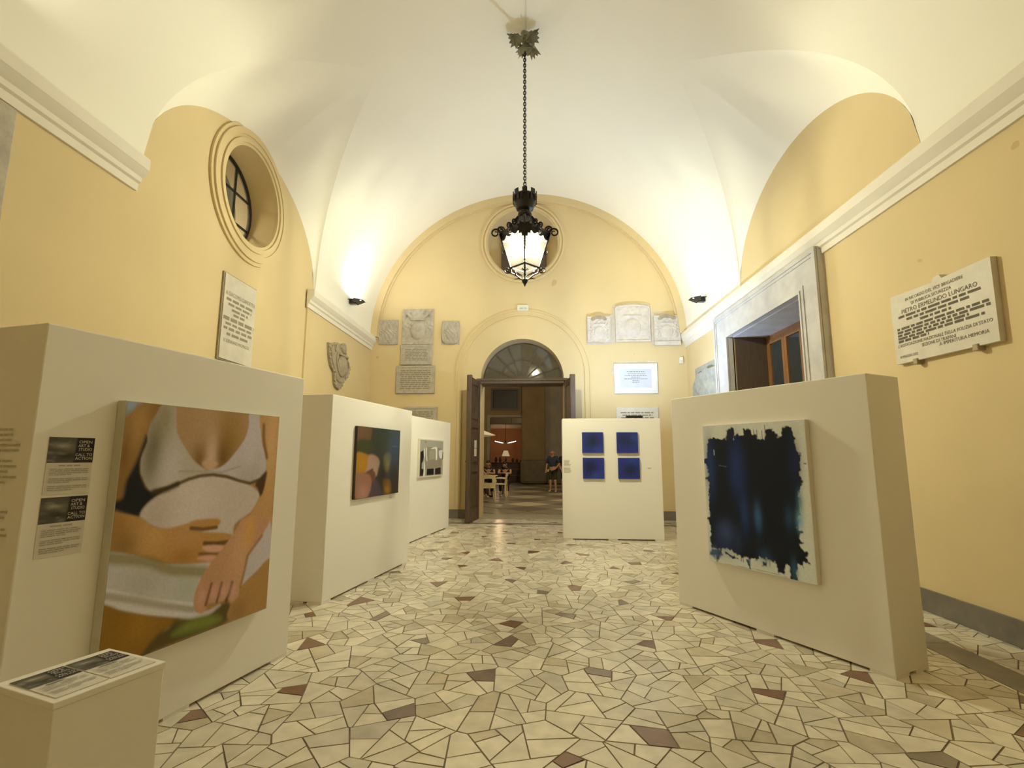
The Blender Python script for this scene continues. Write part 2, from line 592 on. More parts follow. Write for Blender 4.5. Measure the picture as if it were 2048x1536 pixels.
def picture(name, img, wd, ht, parent, y, x0=0.0, z0=0.0, material=None, flat=False):
    """sheet facing -y, its lower left corner at (x0, z0) of the parent; flat=True lays it face up in x-y"""
    ny, nx, _ = img.shape
    xs = np.linspace(x0, x0 + wd, nx)
    zs = np.linspace(z0 + ht, z0, ny)
    X, Z = np.meshgrid(xs, zs)
    co = np.zeros((ny * nx, 3))
    co[:, 0] = X.ravel()
    co[:, 2 if not flat else 1] = Z.ravel()
    co[:, 1 if not flat else 2] = y
    i = np.arange(ny * nx).reshape(ny, nx)
    f = np.stack([i[:-1, :-1], i[1:, :-1], i[1:, 1:], i[:-1, 1:]], -1).reshape(-1, 4)
    me = bpy.data.meshes.new(name)
    me.from_pydata(co.tolist(), [], f.tolist())
    a = me.attributes.new('paint', 'FLOAT_COLOR', 'POINT')
    c = np.ones((ny * nx, 4), np.float32)
    c[:, :3] = img.reshape(-1, 3)
    a.data.foreach_set('color', c.ravel())
    me.materials.append(material or M['paint'])
    me.update()
    return link(me, name, parent)

def relief(name, wd, ht, fn, material, parent, nx=60, ny=60, y=0.0, x0=0.0, z0=0.0, mask=None):
    """carved slab: fn(u, v) with u, v in -1..1 gives how far it stands proud"""
    u, v = np.meshgrid(np.linspace(-1, 1, nx), np.linspace(-1, 1, ny))
    h = fn(u, v)
    co = np.stack([x0 + u * wd / 2, y - h, z0 + v * ht / 2], -1).reshape(-1, 3).tolist()
    i = np.arange(nx * ny).reshape(ny, nx)
    f = np.stack([i[:-1, :-1], i[:-1, 1:], i[1:, 1:], i[1:, :-1]], -1).reshape(-1, 4).tolist()
    rim = list(i[0, :]) + list(i[1:, -1]) + list(i[-1, -2::-1]) + list(i[-2:0:-1, 0])
    n = len(co)
    for k, a in enumerate(rim):
        co.append((co[a][0], y + 0.0, co[a][2]))
    L = len(rim)
    for k in range(L):
        f.append((int(rim[(k + 1) % L]), int(rim[k]), n + k, n + (k + 1) % L))
    mb = MB()
    mb.v = [tuple(c) for c in co]
    mb.f = [tuple(int(q) for q in p) for p in f]
    return mb.build(name, material, parent, smooth=50)

# ------------------------------------------------------------------ the hall: sizes in metres, camera 1.4 above the floor
XL, XR = -3.75, 3.68            # side walls
XC, VA, VB, ZS = -0.035, 3.715, 3.53, 4.22      # vault: centre, half span, rise, springing height
EY, ER = 11.55, -0.03            # end wall passes (0, EY) turned by ER about z
def end_y(x):
    return EY + math.tan(ER) * x
Y0 = -2.6                       # back of the hall, behind the camera

def vault_z(x):
    return ZS + VB * math.sqrt(max(0.0, 1 - ((x - XC) / VA) ** 2))

LN0, LN1, LTIP = 4.40, 8.42, 6.68
def groin_x(y):
    v = (y - LTIP) / (LN1 - LTIP) if y > LTIP else (LTIP - y) / (LTIP - LN0)
    v = min(1.0, max(0.0, v))
    return 2.12 + (VA - 2.12) * v ** 0.86
def lunette_wall_z(y):
    return ZS + 1.50 * math.sqrt(max(0.0, 1 - ((y - 6.41) / 2.01) ** 2))

def build_ceiling():
    ys = sorted(set([Y0 + 0.2 * i for i in range(int((LN0 - Y0) / 0.2) + 1)] + [LN0 + (LN1 - LN0) * i / 80 for i in range(81)] + [LTIP] +
                    [LN1 + 0.2 * i for i in range(1, 21)]))
    ys = [y for y in ys if y <= 12.35]
    n = 72
    mb = MB()
    for y in ys:
        gx = groin_x(y) if LN0 < y < LN1 else VA
        t = math.acos(min(1.0, gx / VA))
        for j in range(n + 1):
            a = t + (PI - 2 * t) * j / n
            mb.v.append((XC + VA * math.cos(a), y, ZS + VB * math.sin(a)))
    for i in range(len(ys) - 1):
        for j in range(n):
            mb.f.append((i * (n + 1) + j, i * (n + 1) + j + 1, (i + 1) * (n + 1) + j + 1, (i + 1) * (n + 1) + j))
    ceil = struct(mb.build('ceiling', M['vault'], smooth=60), 'cream barrel vault with a pointed lunette on each side')
    ly = [y for y in ys if LN0 <= y <= LN1]
    for sgn, wx in ((-1, XL - 0.03), (1, XR)):
        mb = MB()
        k = 10
        for y in ly:
            gx = groin_x(y)
            p = Vector((XC + sgn * gx, y, ZS + VB * math.sqrt(max(0, 1 - (gx / VA) ** 2))))
            q = Vector((wx, y, lunette_wall_z(y)))
            for j in range(k + 1):
                t = j / k
                r = p.lerp(q, t)
                r.z += 0.10 * math.sin(PI * t) * min(1, (p.z - ZS))
                mb.v.append(tuple(r))
        for i in range(len(ly) - 1):
            for j in range(k):
                a, b, c, d = i * (k + 1) + j, i * (k + 1) + j + 1, (i + 1) * (k + 1) + j + 1, (i + 1) * (k + 1) + j
                mb.f.append((a, b, c, d) if sgn < 0 else (d, c, b, a))
        mb.build('lunette', M['vault'], ceil, smooth=60)
build_ceiling()

def lun_arch(sgn=1, y0=LN0, y1=LN1, n=40):
    return [(sgn * (y0 + (y1 - y0) * i / n), lunette_wall_z(y0 + (y1 - y0) * i / n)) for i in range(n + 1)]

# right wall: local x runs towards the camera (x = -y), local y into the wall
WR = -PI / 2
WIN = (-8.87, -6.46, 1.42, 3.52)    # opening of the stone framed window, local x and z
o = MB().plate([(-12.4, 0), (-Y0, 0), (-Y0, ZS)] + lun_arch(-1)[0:1] + [(x, z) for x, z in lun_arch(-1)][1:] + [(-12.4, ZS)],
               [[(WIN[0], WIN[2]), (WIN[1], WIN[2]), (WIN[1], WIN[3]), (WIN[0], WIN[3])]], 0, 0.75).build('wall_right', M['wall'], None, (XR, 0, 0), WR)
struct(o, 'yellow plastered side wall with a stone framed window')
# left wall: local x = y, local y into the wall
WL = PI / 2
OC = (6.33, 4.90, 0.66)             # round window: y, z, radius
bay = [(3.9, 0), (8.8, 0), (8.8, ZS), (LN1, ZS)] + lun_arch(1)[::-1][1:-1] + [(LN0, ZS), (3.9, ZS)]
wl = MB().plate(bay, [circle(OC[0], OC[1], OC[2], 72)], 0, 0.62).build('wall_left', M['wall'], None, (XL - 0.03, 0, 0), WL)
struct(wl, 'yellow plastered side wall with a round window under a lunette')
MB().box(Y0, 4.33, -0.03, 0.3, 0, ZS).build('wall_pier', M['wall'], wl)
MB().box(8.17, 12.4, -0.03, 0.3, 0, ZS).build('wall_pier', M['wall'], wl)
# end wall
DX, DR, DZ = -0.118, 0.972, 3.175      # door: centre, half width, springing of its arch
OE = (-0.099, 6.535, 0.85)            # round window over the door
top = [(XC + (VA + 0.25) * math.cos(math.radians(a)), ZS + (VB + 0.25) * math.sin(math.radians(a))) for a in np.linspace(0, 180, 61)]
door_hole = [(DX - DR, -0.2), (DX + DR, -0.2)] + [(DX + DR * math.cos(math.radians(a)), DZ + DR * math.sin(math.radians(a))) for a in np.linspace(0, 180, 41)]
door_hole = [(x, max(z, 0.0)) for x, z in door_hole]
outer = [(DX - DR, 0), (XL - 0.2, 0), (XL - 0.2, ZS)] + top[::-1] + [(XR + 0.2, ZS), (XR + 0.2, 0), (DX + DR, 0)] + door_hole[2:]
we = MB().plate(outer, [circle(OE[0], OE[1], OE[2], 72)], 0, 0.80).build('wall_end', M['wall'], None, (0, EY, 0), ER)
struct(we, 'yellow end wall with an arched doorway')
o = MB().box(XL - 0.3, XR + 0.3, Y0 - 0.2, Y0, 0, 8.2).build('wall_back', M['wall'])
struct(o, 'plain wall behind the viewer')

# cornices
CP = [(0.0, 3.90), (-0.025, 3.90), (-0.03, 3.97), (-0.055, 3.985), (-0.06, 4.03), (-0.10, 4.065), (-0.115, 4.09), (-0.125, 4.10), (-0.125, 4.20), (-0.115, 4.22), (0.0, 4.22)]
def cornice(name, x, sgn, y0, y1):
    pr = [(x + sgn * a, z) for a, z in CP]
    if sgn < 0:
        pr = pr[::-1]
    return struct(MB().sweep(pr, y0, y1).build(name, M['trim'], smooth=25))
cornice('trim_1', XR, 1, Y0, end_y(XR))
cornice('trim_2', XL, -1, Y0, 4.36)
cornice('trim_3', XL, -1, 8.12, end_y(XL))
# moulded rib where the vault meets the end wall
def ring(mb, cx, cz, r0, r1, y0, y1, a0=0, a1=360, n=72, k=1.0):
    if abs(a1 - a0) >= 360:
        mb.plate(circle(cx, cz, r1, n), [circle(cx, cz, r0, n)], y0, y1)
    else:
        mb.plate(arc(cx, cz, r1, r1 * k, a0, a1, n) + arc(cx, cz, r0, r0 * k, a1, a0, n), [], y0, y1)
    return mb
rib = MB()
rib.plate(arc(XC, ZS, VA + 0.05, VB + 0.05, 0, 180, 72) + arc(XC, ZS, VA - 0.16, VB - 0.16, 180, 0, 72), [], -0.10, 0.05)
rib.plate(arc(XC, ZS, VA - 0.155, VB - 0.155, 0, 180, 72) + arc(XC, ZS, VA - 0.20, VB - 0.20, 180, 0, 72), [], -0.035, 0.05)
struct(rib.build('trim_4', M['wall'], None, (0, EY, 0), ER), 'arched plaster rib along the top of the end wall')
# raised arch moulding around the door
am = MB()
for r0, r1, d in ((1.435, 1.46, 0.032), (1.46, 1.55, 0.012), (1.55, 1.58, 0.036)):
    am.plate([(DX + 0.02 + r1, 0.28)] + arc(DX + 0.02, 3.275, r1, r1, 0, 180, 48) + [(DX + 0.02 - r1, 0.28), (DX + 0.02 - r0, 0.28)] + arc(DX + 0.02, 3.275, r0, r0, 180, 0, 48) + [(DX + 0.02 + r0, 0.28)], [], -d, 0.01)
struct(am.build('trim_5', M['wall'], None, (0, EY, 0), ER), 'thin raised arch line round the doorway')

# round windows
def oculus(name, frame_loc, rot, c, R, mould, label):
    root = struct(link(None, name, None, frame_loc, rot), label)
    mb = MB()
    for r0, r1, d in mould:
        mb.plate(circle(c[0], c[1], r1, 72), [circle(c[0], c[1], r0, 72)], -d, 0.005)
    mb.build('window_moulding', M['wall'], root)
    return root
w1 = oculus('window_1', (XL - 0.03, 0, 0), WL, OC, OC[2], [(0.66, 0.70, 0.035), (0.70, 0.755, 0.06), (0.755, 0.80, 0.04), (0.80, 0.88, 0.055), (0.88, 0.93, 0.03)],
            'round window with dark iron bars in the left wall')
mb = MB().plate(circle(OC[0], OC[1], 0.66, 64), [circle(OC[0], OC[1], 0.615, 64)], 0.37, 0.41)
for dx in (-0.22, 0.22):
    hh = math.sqrt(0.63 ** 2 - dx * dx)
    mb.box(OC[0] + dx - 0.014, OC[0] + dx + 0.014, 0.375, 0.405, OC[1] - hh, OC[1] + hh)
    mb.box(OC[0] - hh, OC[0] + hh, 0.378, 0.402, OC[1] + dx - 0.014, OC[1] + dx + 0.014)
mb.build('window_bars', M['iron'], w1)
MB().plate(circle(OC[0], OC[1], 0.64, 48), [], 0.388, 0.393).build('pane', M['hazeglass'], w1)
o = MB().box(XL - 2.6, XL - 2.5, 3.5, 9.3, 2.5, 8.0).build('wall_beyond', M['wall'])
struct(o, 'lit wall of the next room behind the round window')
w2 = oculus('window_2', (0, EY, 0), ER, OE, OE[2], [(0.85, 0.89, 0.03), (0.89, 0.935, 0.06), (0.935, 0.97, 0.03), (0.97, 1.02, 0.05)],
            'round window over the doorway behind the lantern')
MB().plate(circle(OE[0], OE[1], 0.9, 48), [], 0.54, 0.59).build('window_backing', M['wall'], w2)
mb = MB()
mb.box(-0.66, -0.11, 0.46, 0.51, 5.6, 6.95)
mb.box(-0.08, 0.48, 0.46, 0.51, 5.6, 6.95)
mb.box(-0.66, 0.48, 0.475, 0.515, 6.95, 7.03)
mb.build('window_shutter', M['shutter'], w2)

# ------------------------------------------------------------------ floor: broken marble mosaic
def clip_half(poly, px, py, nx, ny):
    out = []
    n = len(poly)
    for i in range(n):
        a, b = poly[i], poly[(i + 1) % n]
        da = (a[0] - px) * nx + (a[1] - py) * ny
        db = (b[0] - px) * nx + (b[1] - py) * ny
        if da <= 0:
            out.append(a)
        if (da < 0 < db) or (db < 0 < da):
            t = da / (da - db)
            out.append((a[0] + (b[0] - a[0]) * t, a[1] + (b[1] - a[1]) * t))
    return out
def area(p):
    return 0.5 * sum(p[i][0] * p[(i + 1) % len(p)][1] - p[(i + 1) % len(p)][0] * p[i][1] for i in range(len(p)))
def inset(poly, d):
    if area(poly) < 0:
        poly = poly[::-1]
    out = poly
    n = len(poly)
    for i in range(n):
        a, b = poly[i], poly[(i + 1) % n]
        ex, ey = b[0] - a[0], b[1] - a[1]
        L = math.hypot(ex, ey)
        if L < 1e-5:
            continue
        nx, ny = ey / L, -ex / L
        out = clip_half(out, a[0] - nx * d, a[1] - ny * d, nx, ny)
        if len(out) < 3:
            return []
    res = []
    for p in out:
        if not res or math.hypot(p[0] - res[-1][0], p[1] - res[-1][1]) > 0.006:
            res.append(p)
    if len(res) > 2 and math.hypot(res[0][0] - res[-1][0], res[0][1] - res[-1][1]) < 0.006:
        res.pop()
    return res

BI, BO = 2.97, 3.22                  # border band, right side (left side mirrored)
BLI, BLO = -3.04, -3.29
FI, FO = -0.90, -0.70                # border band along the end wall, measured from it
def eyo(x, off):
    return end_y(x) + off
def split_stones():
    r = random.Random(5)
    s = 0.37
    cols = range(int((XL - 0.5) / s), int((XR + 0.5) / s) + 1)
    rows = range(int(-2.8 / s), int(12.4 / s) + 1)
    seeds = {(i, j): (i * s + r.uniform(-.42, .42) * s, j * s + r.uniform(-.42, .42) * s) for i in cols for j in rows}
    cells = []
    for (i, j), (px, py) in seeds.items():
        poly = [(px - 1, py - 1), (px + 1, py - 1), (px + 1, py + 1), (px - 1, py + 1)]
        for di in range(-2, 3):
            for dj in range(-2, 3):
                q = seeds.get((i + di, j + dj))
                if q is None or (di == 0 and dj == 0):
                    continue
                nx, ny = q[0] - px, q[1] - py
                poly = clip_half(poly, px + nx / 2, py + ny / 2, nx, ny)
                if len(poly) < 3:
                    break
            if len(poly) < 3:
                break
        if len(poly) >= 3:
            cells.append(poly)
    out = []
    def cut(p, depth):
        a = abs(area(p))
        if a < r.uniform(0.014, 0.040) or depth > 5:
            out.append(p)
            return
        cx, cy = sum(q[0] for q in p) / len(p), sum(q[1] for q in p) / len(p)
        best = max(((p[i], p[j]) for i in range(len(p)) for j in range(i)), key=lambda e: math.hypot(e[0][0] - e[1][0], e[0][1] - e[1][1]))
        pick = None
        for _ in range(7):           # of a few trial cuts keep the one that leaves the least splintery pieces
            an = math.atan2(best[1][1] - best[0][1], best[1][0] - best[0][0]) + r.gauss(0, 0.30)
            nx, ny = math.cos(an), math.sin(an)
            qx, qy = cx + r.uniform(-.16, .16) * math.sqrt(a), cy + r.uniform(-.16, .16) * math.sqrt(a)
            two = [clip_half(p, qx, qy, sg * nx, sg * ny) for sg in (1, -1)]
            if min(len(q) for q in two) < 3:
                continue
            bad = 0
            for q in two:
                per = sum(math.hypot(q[k][0] - q[k - 1][0], q[k][1] - q[k - 1][1]) for k in range(len(q)))
                bad += per * per / max(abs(area(q)), 1e-6) + (9 if len(q) == 3 else 0)
            bad *= r.uniform(.85, 1.15)
            if pick is None or bad < pick[0]:
                pick = (bad, two)
        if pick is None:
            out.append(p)
            return
        for q in pick[1]:
            cut(q, depth + 1)
    for c in cells:
        cut(c, 0)
    return out

def build_floor():
    fl = MB().box(XL - 0.05, XR + 0.05, Y0, 12.3, -0.06, -0.0035).build('floor', M['grout'])
    struct(fl, 'polished floor of broken cream marble set in dark grout')
    regions = []
    inner = [(BLI, Y0), (BI, Y0), (BI, eyo(BI, FI)), (BLI, eyo(BLI, FI))]
    rs = [(BO, Y0), (XR, Y0), (XR, eyo(XR, 0)), (BO, eyo(BO, 0))]
    ls = [(XL, Y0), (BLO, Y0), (BLO, eyo(BLO, 0)), (XL, eyo(XL, 0))]
    far = [(BLO, eyo(BLO, FO)), (BO, eyo(BO, FO)), (BO, eyo(BO, 0)), (BLO, eyo(BLO, 0))]
    regions = [inner, rs, ls, far]
    stones = []
    for p in split_stones():
        x0, x1 = min(q[0] for q in p), max(q[0] for q in p)
        y0, y1 = min(q[1] for q in p), max(q[1] for q in p)
        for R in regions:
            if x1 < min(q[0] for q in R) or x0 > max(q[0] for q in R) or y1 < min(q[1] for q in R) or y0 > max(q[1] for q in R):
                continue
            q = p
            n = len(R)
            for i in range(n):
                a, b = R[i], R[(i + 1) % n]
                q = clip_half(q, a[0], a[1], b[1] - a[1], -(b[0] - a[0]))
                if len(q) < 3:
                    break
            if len(q) >= 3 and abs(area(q)) > 0.0006:
                stones.append(q)
    cent = [(sum(q[0] for q in p) / len(p), sum(q[1] for q in p) / len(p)) for p in stones]
    r = random.Random(21)
    dark = {}
    C = np.array(cent)
    A = np.array([abs(area(p)) for p in stones])
    y = -2.2
    row = 0
    while y < 11.2:
        x = -3.4 + (0.45 if row % 2 else 0)
        while x < 3.3:
            px, py = x + r.uniform(-.2, .2), y + r.uniform(-.2, .2)
            d = np.hypot(C[:, 0] - px, C[:, 1] - py) + np.where((A > 0.010) & (A < 0.035), 0, 0.2)
            dark[int(np.argmin(d))] = r.choice([(0.20, 0.095, 0.055), (0.17, 0.09, 0.055), (0.23, 0.13, 0.085), (0.20, 0.145, 0.12), (0.21, 0.11, 0.075), (0.25, 0.21, 0.17)])
            x += 0.86
        y += 0.62
        row += 1
    # which ones show largest from the standing place
    boxes = [((-2.12, 2.09), (-1.70, 3.725), 0.40), ((-1.947, 4.923), (-1.52, 6.82), 0.38), ((-1.9, 8.2), (-1.48, 10.1), 0.38), ((1.478, 5.112), (2.316, 3.481), 0.46), ((0.614, 8.803), (2.304, 8.733), 0.42)]
    def hidden(px, py):
        for a, b, _ in boxes:
            d = (b[0] - a[0]) * py - (b[1] - a[1]) * px
            if abs(d) < 1e-9:
                continue
            t = (a[1] * px - a[0] * py) / d
            if 0 <= t <= 1:
                qx, qy = a[0] + (b[0] - a[0]) * t, a[1] + (b[1] - a[1]) * t
                if qx * px + qy * py > 0 and math.hypot(qx, qy) < math.hypot(px, py):
                    return True
        return False
    size = []
    for k, (px, py) in enumerate(cent):
        dist = math.sqrt(px * px + py * py + 1.96)
        ok = py > 1.5 and abs(px) < 1.06 * py and py / math.hypot(px, py, ) > 0 and not hidden(px, py) and not (px < -0.55 and py < 2.6)
        size.append(A[k] * 1.4 / dist ** 3 if ok else 0)
    best = set(sorted(range(len(stones)), key=lambda k: -size[k])[:300])
    sv, sf, sc = [], [], []
    for k, p in enumerate(stones):
        q = inset(p, 0.0028 + 0.0024 * r.random())
        if len(q) < 3:
            continue
        a, b = r.uniform(-.012, .012), r.uniform(-.012, .012)
        cx, cy = cent[k]
        n = len(q)
        v = [(x, yy, a * (x - cx) * 0.5 + b * (yy - cy) * 0.5) for x, yy in q] + [(x, yy, -0.008) for x, yy in q]
        f = [tuple(range(n))] + [(i, i + n, (i + 1) % n + n, (i + 1) % n) for i in range(n)]
        if k in dark:
            c = np.array(dark[k])
        else:
            t = r.random()
            c = np.array((0.76, 0.70, 0.57)) * r.uniform(0.82, 1.06)
            if t < 0.13:
                c = np.array((0.58, 0.51, 0.385)) * r.uniform(0.85, 1.05)
            elif t < 0.20:
                c = np.array((0.64, 0.59, 0.50)) * r.uniform(0.85, 1.05)
        c = np.array([*np.clip(c, 0.02, 0.85), 1.0], np.float32)
        if k in best:
            me = bpy.data.meshes.new('stone')
            me.from_pydata(v, [], f)
            at = me.attributes.new('tint', 'FLOAT_COLOR', 'POINT')
            at.data.foreach_set('color', np.tile(c, len(v)))
            me.materials.append(M['stone'])
            link(me, 'stone', fl)
        else:
            o0 = len(sv)
            sv += v
            sf += [tuple(i + o0 for i in g) for g in f]
            sc += [c] * len(v)
    me = bpy.data.meshes.new('stone_mosaic')
    me.from_pydata(sv, [], sf)
    at = me.attributes.new('tint', 'FLOAT_COLOR', 'POINT')
    at.data.foreach_set('color', np.array(sc, np.float32).ravel())
    me.materials.append(M['stone'])
    o = link(me, 'stone_mosaic', fl)
    o['kind'] = 'stuff'
    # grey border slabs let into the floor
    def slab(pts):
        q = inset(pts, 0.002)
        n = len(q)
        mb = MB()
        mb.v = [(x, yy, 0.0) for x, yy in q] + [(x, yy, -0.01) for x, yy in q]
        mb.f = [tuple(range(n))] + [(i, i + n, (i + 1) % n + n, (i + 1) % n) for i in range(n)]
        mb.build('border_slab', M['band'], fl)
    for x0, x1 in ((BI, BO), (BLO, BLI)):
        y = Y0
        ye = eyo(BI, FO) if x0 > 0 else eyo(BLI, FO)
        while y < ye - 0.1:
            e = min(ye, y + 1.35)
            slab([(x0, y), (x1, y), (x1, e), (x0, e)])
            y = e
    x = BLI
    while x < BI - 0.05:
        e = min(BI, x + 1.2)
        slab([(x, eyo(x, FI)), (e, eyo(e, FI)), (e, eyo(e, FO)), (x, eyo(x, FO))])
        x = e
build_floor()

# skirting of grey marble slabs
def skirting(name, loc, rot, x0, x1, step, h=0.20):
    root = struct(link(None, name, None, loc, rot), 'grey marble skirting slabs')
    x = x0
    while x < x1 - 0.02:
        e = min(x1, x + step)
        MB().box(x + 0.0015, e - 0.0015, -0.022, 0.01, 0.0, h, b=0.003).build('slab', M['greystone'], root)
        x = e
skirting('baseboard_right', (XR, 0, 0), WR, -end_y(XR), -Y0, 1.25)
skirting('baseboard_left', (XL, 0, 0), WL, Y0, 4.33, 1.25)
skirting('baseboard_bay', (XL - 0.03, 0, 0), WL, 4.34, 8.16, 1.25)
skirting('baseboard_far', (XL, 0, 0), WL, 8.17, end_y(XL), 1.25)
skirting('baseboard_end', (0, EY, 0), ER, XL, DX - DR - 0.01, 1.3)
skirting('baseboard_door', (0, EY, 0), ER, DX + DR + 0.01, XR, 1.3)
